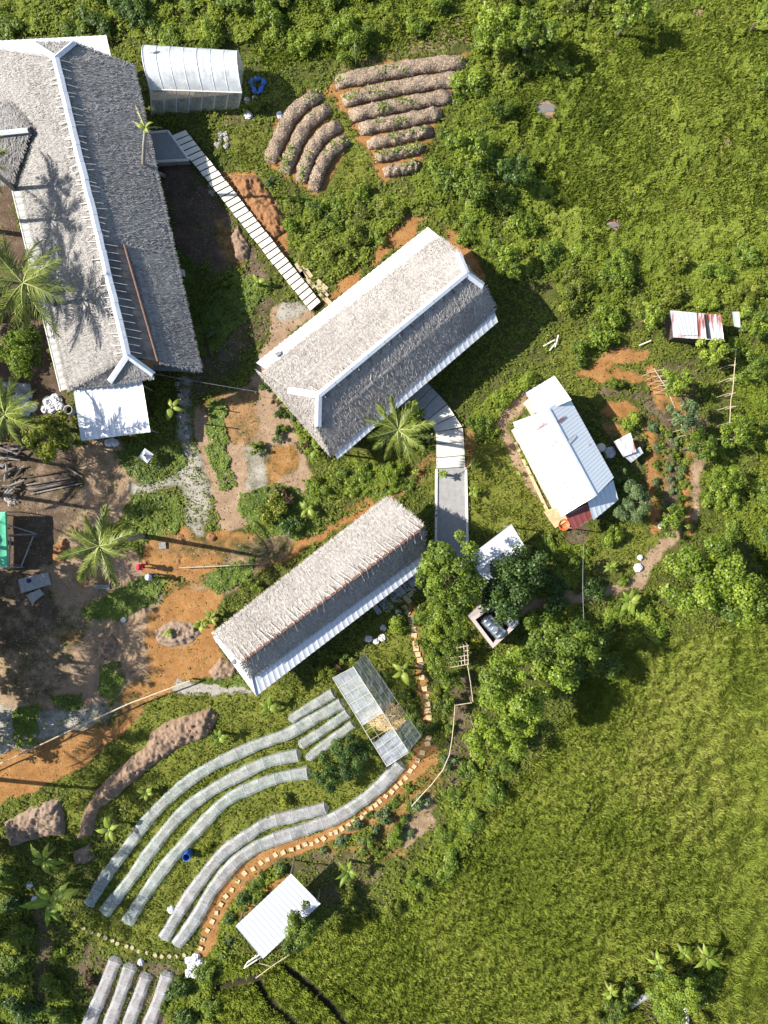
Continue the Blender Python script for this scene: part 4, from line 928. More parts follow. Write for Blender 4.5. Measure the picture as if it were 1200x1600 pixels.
# ------------------------------------------------------------------ walkway, landing, path, steps
def walkway():
    root = empty('boardwalk', G(390, 345, 0), 'narrow sloping boardwalk of pale boards between the two largest thatched roofs', 'walkway')
    n = 34; l0, l1, q0, q1 = G(268, 212, .75), G(486, 487, .4), G(290, 203, .75), G(502, 473, .4)
    for i in range(n):
        t0, t1 = i / n, (i + .80) / n; j = rnd.uniform(-.02, .02)
        pts = [l0.lerp(l1, t0), l0.lerp(l1, t1), q0.lerp(q1, t1), q0.lerp(q1, t0)]
        mb = MB(); mb.slab([p + Vector((j, j, rnd.uniform(-.008, .008))) for p in pts], .06); mb.build('board', M['walk_board'], root)
    for a, b in ((l0, l1), (q0, q1)):
        for s_ in (.12, .88):
            pass
        a2, b2 = a.lerp(q0 if a is l0 else l0, .12), b.lerp(q1 if a is l0 else l1, .12); mb = MB(); mb.tube([a2 - Vector((0, 0, .14)), b2 - Vector((0, 0, .14))], .07, 5); mb.build('beam', M['darkwood'], root)
        for i in range(6):
            p = a2.lerp(b2, (i + .2) / 6); mb = MB(); mb.tube([p - Vector((0, 0, .15)), (p.x, p.y, -.2)], .06, 5); mb.build('post', M['darkwood'], root)
    la = empty('entrance_landing', G(262, 230, 0), 'dark grey concrete landing with white edges at the top of the boardwalk', 'landing')
    P = [G(232, 208, .7), G(236, 253, .7), G(295, 250, .7), G(262, 205, .7)]
    mb = MB(); mb.slab(P, .9); mb.build('slab', M['concrete'], la)
    for a, b in ((P[1], P[2]), (P[2], P[3]), (P[3], P[0])):
        mb = MB(); mb.tube([a + Vector((0, 0, .03)), b + Vector((0, 0, .03))], .10, 4); mb.build('edge', M['white_edge'], la)
walkway()
def plank(name, a, b, w, z, mat, label, cat, group, th=.07):
    A, B = G(*a, z), G(*b, z); c = (A + B) / 2; root = MB(); t = (B - A); s_ = Vector((-t.y, t.x, 0)).normalized() * w / 2
    root.slab([A - s_, B - s_, B + s_, A + s_], th); o = root.build(name, M[mat]); off = c.copy(); off.z = 0
    for v in o.data.vertices: v.co -= off
    o.location = off; return tag(o, label, cat, group)
for a, b, w_ in (((463, 411), (476, 436), .32), ((473, 414), (487, 433), .3), ((470, 425), (491, 449), .34), ((495, 438), (511, 452), .36), ((494, 446), (512, 463), .34), ((500, 458), (518, 476), .36)):
    plank('timber_plank', a, b, w_, .22, 'plank', 'short sawn plank lying on soil beside the lower end of the boardwalk', 'plank', 'planks beside the boardwalk')

def paths():
    mb = MB(); z = .10
    segs = [((681, 675), (723, 669), (725, 690), (682, 693)), ((682, 694), (725, 691), (726, 711), (682, 715)), ((682, 716), (726, 712), (727, 729), (682, 732))]
    for q in segs: mb.slab([G(*p, z) for p in q[::-1]], .3)
    tag(mb.build('pale_path', M['pale_concrete']), kind='structure')
    mb = MB(); mb.slab([G(*p, .09) for p in ((683, 733), (682, 870), (731, 870), (728, 730))], .3); tag(mb.build('concrete_path', M['concrete']), kind='structure')
    for a, b in (((682, 733), (681, 870)), ((728, 730), (731, 870))):
        A, B = G(*a, .2), G(*b, .2); mb = MB(); mb.slab([A - Vector((.09, 0, 0)), B - Vector((.09, 0, 0)), B + Vector((.09, 0, 0)), A + Vector((.09, 0, 0))], .5); tag(mb.build('path_kerb', M['white_edge']), kind='structure')
    root = empty('concrete_steps', G(690, 640, 0), 'wide concrete steps fanning from the hipped thatched house down to the path', 'steps')
    Rr = [(666, 596), (675, 606), (685, 616), (699, 632), (711, 650), (723, 668)]; Ll = [(625, 632), (640, 640), (655, 648), (668, 657), (676, 666), (681, 675)]
    for i in range(5):
        zz = .12 + (5 - i) * .16; mb = MB(); k = .93
        mb.slab([G(*Ll[i], zz), G(Ll[i][0] + (Ll[i + 1][0] - Ll[i][0]) * k, Ll[i][1] + (Ll[i + 1][1] - Ll[i][1]) * k, zz), G(Rr[i][0] + (Rr[i + 1][0] - Rr[i][0]) * k, Rr[i][1] + (Rr[i + 1][1] - Rr[i][1]) * k, zz), G(*Rr[i], zz)], zz + .3)
        mb.build('step', M['pale_concrete'] if i > 2 else M['grey_slab'], root)
paths()

# stepping stones
def stone(px, py, w, l, ang, mat, name, label, group, z=.06, round_=False):
    mb = MB(); n = 9 if round_ else 4
    if round_: pts = [(w / 2 * math.cos(t) * rnd.uniform(.85, 1.1), l / 2 * math.sin(t) * rnd.uniform(.85, 1.1)) for t in [2 * math.pi * k / n for k in range(n)]]
    else: pts = [(sx * w / 2 * rnd.uniform(.9, 1.08), sy * l / 2 * rnd.uniform(.9, 1.08)) for sx, sy in ((-1, -1), (1, -1), (1, 1), (-1, 1))]
    mb.slab([Vector((x, y, z)) for x, y in pts], z + .15); o = mb.build(name, M[mat]); o.location = (wx(px), wy(py), rnd.uniform(-.005, .01)); o.rotation_euler = (rnd.uniform(-.02, .02), rnd.uniform(-.02, .02), R(ang)); return tag(o, label, 'stepping stone', group)
SQ = [(653, 1188, 45), (647, 1198, 50), (641, 1205, 48), (634, 1216, 45), (626, 1223, 42), (619, 1230, 42), (611, 1236, 40), (603, 1243, 38), (594, 1251, 38), (587, 1258, 38), (580, 1263, 38), (572, 1271, 38), (564, 1277, 35), (554, 1283, 33), (544, 1289, 30), (534, 1295, 28), (525, 1299, 26), (516, 1303, 25), (506, 1309, 25), (496, 1314, 24), (486, 1318, 20), (476, 1320, 18), (467, 1323, 18), (455, 1327, 20), (443, 1332, 20), (431, 1336, 24), (419, 1343, 26), (407, 1348, 30), (395, 1357, 34), (382, 1365, 38), (372, 1376, 44), (362, 1389, 48), (353, 1400, 50), (345, 1413, 55), (339, 1425, 58), (331, 1439, 60), (325, 1454, 62), (317, 1467, 65), (313, 1481, 70)]
for x, y, a in SQ: stone(x + rnd.uniform(-1, 1), y + rnd.uniform(-1, 1), rnd.uniform(.28, .38), rnd.uniform(.28, .36), a + rnd.gauss(0, 11), 'stone', 'stepping_stone', 'square pale slab in the curved row of stepping stones along the orange earth path', 'stepping stones on the orange path')
for x, y in ((642, 965), (643, 973), (646, 983), (647, 992), (649, 1005), (650, 1013), (653, 1022), (656, 1031), (657, 1040), (659, 1058), (663, 1076), (666, 1088), (668, 1100), (669, 1110), (670, 1121), (671, 1134), (670, 1152), (668, 1162), (660, 1176)):
    stone(x, y, .42, .36, rnd.uniform(-12, 12), 'stone', 'stepping_stone', 'square slab in the straight row running down past the plastic greenhouse', 'stepping stones past the plastic greenhouse')
for x, y in ((606, 955), (611, 948), (624, 940), (632, 949), (637, 957), (639, 939), (634, 934), (641, 929), (646, 923), (656, 917)):
    stone(x, y, .38, .36, 38 + rnd.uniform(-12, 12), 'round_stone', 'stepping_stone', 'small square slab in shade below the row of large grey slabs', 'small slabs below the grey slab row')
for x, y in ((589, 952), (598, 945), (605, 939), (613, 933), (620, 927), (627, 922), (635, 916), (642, 910), (649, 905), (657, 899)):
    stone(x, y, .42, .86, 35, 'grey_slab', 'paving_slab', 'large grey rectangular slab in the row under the eave of the gabled thatched house', 'grey slab row')
for x, y in ((118, 1444), (131, 1450), (143, 1456), (155, 1460), (165, 1465), (176, 1469), (184, 1474), (198, 1478), (207, 1480), (217, 1486), (230, 1488), (243, 1492), (253, 1494), (265, 1494), (275, 1494), (288, 1492)):
    stone(x, y, .34, .32, rnd.uniform(0, 90), 'round_stone', 'stepping_stone', 'small round stepping stone on the grass between the curved and the straight net tunnels', 'round stepping stones', .07, True)
for x, y in ((277, 600), (280, 608), (281, 618), (283, 630), (288, 660), (290, 668), (293, 682)):
    stone(x, y, .36, .3, rnd.uniform(-12, 12), 'grey_slab', 'stepping_stone', 'small grey slab along the left edge of the shaded gravel path', 'slabs beside the gravel path')
stone(284, 428, .5, .5, 5, 'white_edge', 'inspection_cover', 'small white square concrete cover beside the long thatched building', None, .3)

# ------------------------------------------------------------------ soil mounds and rubble
def mound(poly, h, mat, label, seed, name='soil_mound'):
    xs = [p[0] for p in poly]; ys = [p[1] for p in poly]; cx, cy = sum(xs) / len(xs), sum(ys) / len(ys)
    st = 1.7 if max(max(xs) - min(xs), max(ys) - min(ys)) > 40 else 1.2
    X, Y = np.meshgrid(np.arange(min(xs) - 10, max(xs) + 10, st), np.arange(min(ys) - 10, max(ys) + 10, st))
    X = X + np.random.default_rng(seed).normal(0, st * .18, X.shape); Y = Y + np.random.default_rng(seed + 1).normal(0, st * .18, Y.shape)
    ins = inpoly(X, Y, poly); d = dist_line(X, Y, list(poly) + [poly[0]]); d = np.where(ins, d, -d) + 5 * (fnoise(X, Y, 14, seed) - .5)
    x, y = wx(X), wy(Y); e = np.clip(d / 14, -.4, 1)
    z = h * np.where(e > 0, np.sqrt(np.clip(e, 0, 1)), e * 1.5) * (.65 + .7 * fnoise(X, Y, 16, seed + 3)) + (.24 * (vnoise(X, Y, 5.5, seed + 5) - .5) + .18 * (vnoise(X, Y, 3.0, seed + 6) - .5) + .12 * (vnoise(X, Y, 1.6, seed + 7) - .5)) * np.clip(e * 3, 0, 1) - .10
    ny, nx = X.shape; i = np.arange(nx * ny).reshape(ny, nx); f = np.stack([i[:-1, :-1], i[1:, :-1], i[1:, 1:], i[:-1, 1:]], -1).reshape(-1, 4)
    keep = (e.ravel()[f] > -.35).any(1); f = f[keep]
    v = np.stack([x.ravel() - wx(cx), y.ravel() - wy(cy), z.ravel()], 1)
    o = np_obj(name, np_mesh(name, v, f, M[mat])); o.location = (wx(cx), wy(cy), 0); return tag(o, label, 'soil mound')
mound([(6, 1285), (55, 1255), (95, 1246), (103, 1275), (102, 1303), (60, 1310), (18, 1322)], .7, 'soil_grey', 'triangular heap of grey brown clods left of the long earth ridge', 1)
mound([(330, 1105), (342, 1120), (325, 1150), (280, 1168), (235, 1200), (195, 1235), (155, 1265), (145, 1305), (120, 1310), (128, 1275), (150, 1235), (195, 1190), (228, 1165), (235, 1145), (265, 1125)], .75, 'soil', 'long ridge of brown clods curving above the longest net tunnel', 2)
mound([(325, 1050), (345, 1028), (372, 1040), (365, 1058), (335, 1065)], .5, 'soil', 'small brown soil heap at the left corner of the gabled thatched house', 3)
mound([(152, 1000), (175, 988), (185, 1005), (178, 1028), (155, 1030)], .55, 'soil', 'lumpy dark earth heap at the edge of the dirt road', 4)
mound([(115, 1330), (140, 1318), (150, 1340), (130, 1352), (115, 1350)], .4, 'soil_grey', 'dry rubbish and soil heap below the long earth ridge', 5)
mound([(82, 850), (102, 842), (110, 860), (100, 880), (82, 875)], .5, 'soil_orange', 'rough orange earth heap left of the palm in the yard', 6)
mound([(355, 275), (398, 272), (442, 325), (450, 360), (428, 378), (402, 350), (375, 310)], .55, 'soil_orange', 'orange earth bank on the upper right side of the boardwalk', 7)
mound([(358, 370), (372, 350), (392, 385), (388, 410), (368, 405)], .6, 'soil', 'brown earth lump on the lower left side of the boardwalk', 8)
for i, (x, y, r) in enumerate(((283, 842, 8), (330, 839, 9), (278, 879, 7), (228, 878, 7))):
    mound([(x + r * math.cos(t), y + r * math.sin(t)) for t in (0, 1, 2, 3, 4, 5)], .35, 'soil_orange', ['small round orange soil pile at the lower end of the gravel path, left one', 'small round orange soil pile at the lower end of the gravel path, right one', 'small orange soil pile below the bamboo rail start in the yard', 'small orange soil pile just behind the person in red'][i], 20 + i)
mound([(240, 985), (268, 968), (300, 972), (318, 990), (300, 1005), (265, 1012), (245, 1005)], .35, 'soil_grey', 'low heap of dry cuttings on the bright orange soil', 9)

def pond(px, py, r, label, sq=.7):
    mb = MB(); n = 44; pts = []
    for k in range(n):
        a = 2 * math.pi * k / n; rr_ = r / S * (1 + .22 * math.sin(2 * a + 1) + .12 * math.sin(3 * a + 2) + .05 * math.sin(7 * a)); pts.append(Vector((wx(px) + rr_ * math.cos(a), wy(py) + rr_ * sq * math.sin(a), -.015)))
    mb.slab(pts, .12); tag(mb.build('puddle_water', M['water']), kind='structure')
pond(852, 169, 13, ''); pond(960, 352, 9, '', .5); pond(845, 312, 0.1, '') if False else None

# ------------------------------------------------------------------ vegetation builders
def leaf_cloud(rr_, centers, radii, counts, size, flat=.55, updir=.35, tint_c=None, droop=0.0):
    """rhombic leaves spread in clumps; returns verts, faces, tint"""
    V = []; T = []
    for i, (c, r, n) in enumerate(zip(centers, radii, counts)):
        d = rr_.normal(0, 1, (n, 3)); d /= np.linalg.norm(d, axis=1)[:, None]; rad = r * rr_.random(n) ** .45
        p = c + d * rad[:, None] * np.array([1, 1, flat])
        nr = d + rr_.normal(0, .45, (n, 3)); nr[:, 2] = np.abs(nr[:, 2]) * .8 + updir; nr /= np.linalg.norm(nr, axis=1)[:, None]
        ax = rr_.normal(0, 1, (n, 3)) + d * .6; ax[:, 2] -= droop; ax -= nr * (ax * nr).sum(1)[:, None]; ax /= np.linalg.norm(ax, axis=1)[:, None]; sd_ = np.cross(nr, ax)
        l = (size * rr_.uniform(.6, 1.25, n))[:, None]; w = l * rr_.uniform(.26, .42, n)[:, None]
        V.append(np.stack([p - ax * l * .5, p + sd_ * w + nr * l * .06, p + ax * l * .5 - nr * l * .08, p - sd_ * w + nr * l * .06], 1).reshape(-1, 3))
        tc = (tint_c[i] if tint_c is not None else .5)
        T.append(np.repeat(np.clip(tc + rr_.normal(0, .17, n), 0, 1), 4))
    V = np.concatenate(V); return V, np.arange(len(V)).reshape(-1, 4), np.concatenate(T)
def crown_mesh(name, seed, rx, ry, rz, zc, mat, size=.26, nclump=None, dens=1.0, hollow=.35, lumpy=.34, cr=.30):
    rr_ = np.random.default_rng(seed); r = (rx + ry) / 2
    nclump = nclump or int(12 + 9 * r * r ** .35)
    d = rr_.normal(0, 1, (nclump, 3)); d[:, 2] = np.abs(d[:, 2]) * 1.0 - .35 * rr_.random(nclump); d /= np.linalg.norm(d, axis=1)[:, None]
    a = np.arctan2(d[:, 1], d[:, 0]); lob = 1 + lumpy * (np.sin(3 * a + seed) * .5 + np.sin(5 * a + seed * 1.7) * .35 + np.sin(2 * a + seed * .6) * .4)
    rad = (hollow + (1 - hollow) * rr_.random(nclump) ** .6) * np.clip(lob, .55, 1.45)
    c = d * rad[:, None] * np.array([rx, ry, rz]) * .85 + np.array([0, 0, zc])
    cr_ = r * cr * rr_.uniform(.55, 1.25, nclump) / max(1, r) ** .30
    leafA = size * size * .34; n = np.maximum(14, (dens * 2.3 * cr_ ** 2 * math.pi / leafA)).astype(int)
    tc = np.clip(.42 + rr_.normal(0, .15, nclump), .1, .9)
    v, f, t = leaf_cloud(rr_, c, cr_, n, size, .8, .55, tc)
    return v, f, t, c
def limb_tubes(mb, base, top, targets, r0):
    mb.tube([base, base.lerp(top, .5) + Vector((rnd.uniform(-.12, .12), rnd.uniform(-.12, .12), 0)), top], [r0, r0 * .75, r0 * .5], 8)
    for t in targets:
        t = Vector(t); s_ = base.lerp(top, rnd.uniform(.55, .98)); m_ = s_.lerp(t, .5) + Vector((0, 0, (t - s_).length * .10)); mb.tube([s_, m_, t], [r0 * .38, r0 * .24, r0 * .07], 5)
TREE_N = [0]
def tree(px, py, rpx, zt, mat, label, cat='tree', group=None, size=.27, sq=1.0, dens=1.0, name='leafy_tree', lumpy=.34, cr=.30, flat=.55):
    """px,py: crown centre in the photo; rpx: crown radius in photo pixels; zt: tree top height"""
    TREE_N[0] += 1; seed = 500 + TREE_N[0]; size *= .74; r = rpx / S; rz = min(zt * .48, r * (flat + .25)); zc = max(rz * .85, zt - rz); r *= (H - zc) / H
    g = G(px, py, zc); root = empty(name, (g.x, g.y, 0), label, cat, group)
    v, f, t, c = crown_mesh('crown', seed, r, r * sq, rz, zc, mat, size, dens=dens, lumpy=lumpy, cr=cr)
    np_obj('crown', np_mesh('crown', v, f, M[mat], t), root)
    mb = MB(); rs = np.random.default_rng(seed); idx = rs.permutation(len(c))[:min(16, 6 + int(r * 2))]
    limb_tubes(mb, Vector((0, 0, -.2)), Vector((0, 0, zc * .8)), [c[i] for i in idx], .06 + .045 * r); mb.build('trunk', M['bark'], root, world=False)
    return root

# shrub prototypes: size classes small / medium / large for each leaf colour, shared mesh data
SHR = {}
def shrub_mesh(mat, cls, k):
    key = (mat, cls, k)
    if key not in SHR:
        r = (.55, 1.0, 1.7)[cls]; v, f, t, c = crown_mesh('shrub', hash((len(mat), cls, k)) % 9973 + 17 * k + 5 * cls, r, r, r * .72, r * .62, mat, (.12, .145, .17)[cls], dens=.95, hollow=.2, lumpy=.75, cr=(.44, .36, .30)[cls])
        mb = MB(); 
        for q in range(4): mb.tube([(0, 0, -.1), tuple(np.array(c[q]) * .5), tuple(c[q])], [.05 * r, .035 * r, .012 * r], 4)
        sv = np.array(mb.v); sf = [q for q in mb.f if len(q) == 4]
        v2 = np.concatenate([v, sv]); f2 = np.concatenate([f, np.array(sf) + len(v)]); mi = np.concatenate([np.zeros(len(f), int), np.ones(len(sf), int)])
        SHR[key] = np_mesh('shrub', v2, f2, [M[mat], M['bark']], np.concatenate([t, np.full(len(sv), .3)]), mi)
    return SHR[key]
def shrub(px, py, rpx, mat, label, group=None, hz=1.0, name='shrub', cat='shrub'):
    r = rpx / S; cls = 0 if r < .75 else 1 if r < 1.35 else 2; me = shrub_mesh(mat, cls, rnd.randrange(3)); s_ = r / (.55, 1.0, 1.7)[cls]
    zc = r * .6 * hz; g = G(px, py, zc); o = np_obj(name, me); o.location = (g.x, g.y, 0); o.rotation_euler = (0, 0, rnd.uniform(0, 6.28)); o.scale = (s_ * rnd.uniform(.78, 1.2), s_ * rnd.uniform(.78, 1.2), s_ * hz)
    return tag(o, label, cat, group)
def thicket(poly, rmin, rmax, mats, label, group, spacing=1.12, hz=(.5, .95), maxn=60, name='shrub'):
    xs = [p[0] for p in poly]; ys = [p[1] for p in poly]; got = []; tries = 0
    while tries < 2500 and len(got) < maxn:
        tries += 1; x, y = rnd.uniform(min(xs), max(xs)), rnd.uniform(min(ys), max(ys)); r = rnd.uniform(rmin, rmax) * 1.3
        if not inpoly(np.array([x]), np.array([y]), poly)[0]: continue
        if any(math.hypot(x - a, y - b) < (r + c) * spacing * 1.0 for a, b, c in got): continue
        got.append((x, y, r))
    for x, y, r in got: shrub(x, y, r, rnd.choice(mats), label, group, rnd.uniform(*hz), name)

# palms ------------------------------------------------------------
def frond_mesh(L, nl, droop, seed, mat, wide=.75, ragged=.1):
    rr_ = np.random.default_rng(seed); V = []; F = []; T = []; MI = []
    def rach(t): return np.array([L * (t - .12 * t * t * droop), 0, L * (.30 * t - .62 * droop * t * t)])
    n = 12
    for i in range(n + 1):
        t = i / n; p = rach(t); w = .055 * (1 - t) + .012; b = len(V)
        V += [p + [0, -w, 0], p + [0, w, 0], p + [0, 0, -w * 1.2]]; T += [.8] * 3
        if i:
            for a, c in ((0, 1), (1, 2), (2, 0)): F.append((b - 3 + a, b - 3 + c, b + c, b + a)); MI.append(1)
    for i in range(nl):
        t = .12 + .87 * (i + .5) / nl; p = rach(t); prof = math.sin(math.pi * min(1, (t * .9 + .12))) ** .6; ll = wide * prof * L * .30
        for s_ in (-1, 1):
            if rr_.random() < ragged: continue
            a = .95 - .45 * t + rr_.normal(0, .08); dr = .35 + .5 * rr_.random(); l = ll * rr_.uniform(.8, 1.1)
            d = np.array([math.cos(a), s_ * math.sin(a), -.12]); tip = p + d * l + [0, 0, -dr * l * .55]; mid = p + d * l * .5 + [0, 0, .02 - dr * l * .10]; w = .04 + .012 * L * .3
            wv = np.array([w, 0, 0]); b = len(V)
            V += [p - wv * .7, p + wv * .7, mid + wv, mid - wv, tip]; tt = float(np.clip(.5 + rr_.normal(0, .18) + .15 * (t - .5), 0, 1)); T += [tt] * 5
            F.append((b, b + 1, b + 2, b + 3)); MI.append(0); F.append((b + 3, b + 2, b + 4, b + 4)); MI.append(0)
    V = np.array(V); F2 = [f for f in F]
    quads = np.array([f for f in F2 if f[2] != f[3]]); mq = [m for f, m in zip(F2, MI) if f[2] != f[3]]
    tris = [f for f in F2 if f[2] == f[3]]
    # close tips as thin quads (tip duplicated with a hair's width)
    ex = []; 
    for f in tris:
        V = np.vstack([V, V[f[2]] + [.006, 0, 0]]) if False else V
        ex.append(f)
    extra = np.array([[f[0], f[1], f[2]] for f in ex])
    tipdup = V[extra[:, 2]] + np.array([.008, 0, 0]); base = len(V); V = np.vstack([V, tipdup]); T = list(T) + [T[k] for k in extra[:, 2]]
    q2 = np.stack([extra[:, 0], extra[:, 1], np.arange(base, base + len(extra)), extra[:, 2]], 1)
    return np_mesh('frond', V, np.concatenate([quads, q2]), [M[mat], M['midrib']], T, np.array(mq + [0] * len(q2)))
FR = {}
def palm(px, py, zc, L, n, label, seed, base=None, mat='palm', dead=0, group=None, tilt=(.15, 1.0), sector=None, trunk_r=.17, name='coconut_palm'):
    rr_ = random.Random(seed); g = G(px, py, zc); bx = base or (g.x + rr_.uniform(-.6, .6), g.y + rr_.uniform(-.6, .6))
    root = empty(name, (bx[0], bx[1], 0), label, 'palm tree', group)
    o_ = Vector((g.x - bx[0], g.y - bx[1], zc)); mb = MB(); pts = []; rs = []
    for i in range(9):
        t = i / 8; pts.append(Vector((o_.x * t ** 1.4, o_.y * t ** 1.4, -.2 + (zc + .2) * t))); rs.append(trunk_r * (1.25 - .5 * t) * (1.15 if i == 0 else 1))
    mb.tube(pts, rs, 9); mb.build('trunk', M['palm_bark'], root, world=False, smooth=True)
    for k in range(n):
        dr = .55 + .75 * (k / n); key = (round(L, 1), k % 4, mat if k >= dead else 'leaf_dry')
        if key not in FR: FR[key] = frond_mesh(L, 30, .45 + .28 * (k % 4), 900 + k % 4, key[2])
        f = np_obj('frond', FR[key], root, o_); a = k * 2.399 + rr_.uniform(-.2, .2)
        if sector: a = sector[0] + (sector[1] - sector[0]) * (k + rr_.uniform(.2, .8)) / n
        s_ = rr_.uniform(.82, 1.08) * (.7 + .3 * min(1, k / n + .35)); f.scale = (s_, s_, s_)
        f.rotation_euler = (rr_.uniform(-.35, .35), -(tilt[1] - (tilt[1] - tilt[0]) * (k / max(1, n - 1))) * .55, a)
    if n > 8:
        mb = MB()
        for k in range(6): a = k * 1.05; mb.lathe(o_ + Vector((.26 * math.cos(a), .26 * math.sin(a), -.3)), [(.002, -.13), (.09, -.08), (.11, 0), (.08, .09), (.002, .12)], 8)
        mb.build('coconuts', M['leaf_olive'] if False else M['midrib'], root, world=False, smooth=True)
    return root
# banana plants ----------------------------------------------------
BL = {}
def banana_leaf(L, w, droop, seed):
    key = (round(L, 1), round(w, 2), round(droop, 1), seed)
    if key in BL: return BL[key]
    rr_ = random.Random(seed); V = []; F = []; T = []; n = 12; tint = rr_.uniform(.35, .8)
    for i in range(n + 1):
        t = i / n; p = Vector((L * t * (1 - .18 * droop * t), 0, L * (.55 * t - .85 * droop * t * t))); ww = w * max(.02, math.sin(math.pi * min(1, .08 + .92 * t) ** .8)) * rr_.uniform(.85, 1.05) * (0.15 if t < .12 else 1)
        for s_, zz in ((-1, -.22), (-.5, .06), (0, 0), (.5, .06), (1, -.22)): V.append((p.x + rr_.uniform(-.03, .03), s_ * ww, p.z + zz * ww)); T.append(tint + (.22 if s_ == 0 else rr_.uniform(-.1, .1)))
        if i:
            b = 5 * i
            for j in range(4): F.append((b - 5 + j, b - 4 + j, b + j + 1, b + j))
    BL[key] = np_mesh('leaf', np.array(V), np.array(F), M['banana'], T); return BL[key]
def banana(px, py, h, L, n, label, seed, group=None, sector=None, w=.30, name='banana_plant'):
    rr_ = random.Random(seed); g = G(px, py, h); root = empty(name, (g.x, g.y, 0), label, 'banana plant', group)
    mb = MB(); mb.tube([(0, 0, -.1), (0, 0, h * .5), (0, 0, h)], [.13, .11, .07], 8); mb.build('stem', M['midrib'], root, world=False, smooth=True)
    for k in range(n):
        f = np_obj('leaf', banana_leaf(L, w * L / 2.0 + .05, rr_.choice((.5, .75, 1.0)), rr_.randrange(4)), root, (0, 0, h - .08)); a = k * 2.399 + rr_.uniform(-.3, .3) + seed
        if sector: a = sector[0] + (sector[1] - sector[0]) * (k + .5) / n
        s_ = rr_.uniform(.75, 1.1); f.scale = (s_, s_ * rr_.uniform(.7, 1.1), s_); f.rotation_euler = (rr_.uniform(-.4, .4), rr_.uniform(-.35, .25), a)
    return root

# ------------------------------------------------------------------ trees
tree(704, 893, 64, 8.0, 'leaf_mid', 'big leafy tree overlapping the right end of the gabled thatched house', size=.27, dens=1.0)
tree(792, 912, 62, 6.6, 'leaf_dark', 'shaded right half of the big leafy tree, over the tin shed and the steel tanks', size=.27, dens=.9)  # shaded side of the big crown, its shade put into darker leaf colour
tree(804, 1078, 76, 8.5, 'leaf_bright', 'large bright green tree right of the bamboo arbour', size=.28)
tree(874, 1010, 62, 7.6, 'leaf_mid', 'mid green bushy tree between the earth path and the south field', size=.27)
tree(770, 1150, 48, 4.0, 'leaf_bright', 'bright bushy tree directly below the large bright green tree', size=.26)
tree(1112, 908, 86, 5.6, 'leaf_bright', 'wide light green tree at the upper edge of the south field', size=.30, sq=.9)
tree(83, 686, 46, 4.6, 'leaf_olive', 'yellowish green tree left of the white lean-to roof', size=.24, dens=1.5, lumpy=.2)
tree(32, 548, 42, 4.6, 'leaf_mid', 'green tree with separate round leaf clumps left of the long thatched building', size=.24, cr=.36, dens=.8)
tree(512, 1205, 30, 2.8, 'leaf_dark', 'dark round fruit tree at the inner tunnel ends, lower left of a close pair', size=.18)
tree(548, 1180, 36, 3.2, 'leaf_dark', 'dark round fruit tree just left of the plastic greenhouse, larger of a close pair', size=.18)
tree(472, 1452, 37, 4.8, 'leaf_mid', 'dense round tree overlapping the corner of the small white ribbed shed', size=.20)
tree(990, 785, 31, 3.4, 'leaf_grey', 'fine leaved grey green tree at the lower corner of the white metal roofed house', size=.14, dens=1.1)
tree(966, 748, 20, 2.4, 'leaf_dark', 'small dark tree between the poultry hut and the white house', size=.18)
tree(641, 648, 27, 3.2, 'leaf_mid', 'bushy green tree beside the concrete steps and the short palm', size=.22)
tree(735, 235, 36, 4.2, 'leaf_bright', 'bright green tree at the lower right of the straw beds', size=.24)
tree(772, 42, 42, 4.5, 'leaf_bright', 'bright round tree above the top right corner of the straw beds', size=.25)
tree(985, 15, 32, 4.2, 'leaf_bright', 'light green tree at the top edge casting shade on the north field', size=.25)
tree(830, 45, 36, 4.6, 'leaf_mid', 'mid green tree at the upper left corner of the north field', size=.25)
tree(738, 290, 30, 3.6, 'leaf_mid', 'mid green tree between the straw beds and the hipped thatched house', size=.22)
tree(800, 268, 26, 3.8, 'leaf_dark', 'dark tree on the left edge of the north field', size=.22)
tree(795, 405, 26, 3.2, 'leaf_bright', 'bright bush tree off the upper right corner of the hipped thatched house', size=.22)
tree(1060, 600, 28, 3.6, 'leaf_bright', 'fruit tree below the low rusted shed at the head of the trellis', size=.20)
tree(1066, 650, 27, 3.6, 'leaf_grey', 'fruit tree leaning over the left trellis in the orchard', size=.20)
tree(1088, 698, 30, 3.4, 'leaf_mid', 'fruit tree in the middle of the orchard below the left trellis', size=.20)
tree(1152, 676, 28, 3.6, 'leaf_bright', 'fruit tree at the lower end of the right trellis', size=.22)
tree(1135, 752, 24, 3.0, 'leaf_bright', 'fruit tree at the lower right of the orchard', size=.20)
tree(1112, 548, 26, 3.2, 'leaf_bright', 'fruit tree at the lower edge of the low rusted shed', size=.22)
tree(1018, 492, 23, 2.8, 'leaf_bright', 'leafy tree touching the left end of the low rusted shed', size=.20)
tree(1180, 505, 29, 3.6, 'leaf_bright', 'tree at the right edge beyond the loose tin sheet', size=.22)
tree(1182, 575, 24, 3.0, 'leaf_mid', 'tree at the right edge beside the top of the right trellis', size=.20)
tree(1052, 815, 26, 2.6, 'leaf_mid', 'small tree at the top end of the curved earth path', size=.20)
tree(1195, 20, 22, 3.0, 'leaf_bright', 'small tree cut by the top right corner', size=.22)
tree(1196, 125, 13, 2.0, 'leaf_bright', 'small bush cut by the right edge of the north field', 'shrub', size=.18)
tree(1048, 1558, 50, 4.2, 'leaf_bright', 'leafy tree at the bottom edge beside the grey ditch wall', size=.18)
tree(960, 1575, 26, 2.0, 'leaf_mid', 'low bush left of the grey ditch wall at the bottom edge', 'shrub', size=.18)
tree(700, 1020, 26, 2.6, 'leaf_mid', 'leafy vine mass on the left side of the bamboo lattice', size=.18)
tree(697, 1060, 24, 2.4, 'leaf_mid', 'leafy vine mass below the bamboo lattice, beside the stepping stones', size=.18)
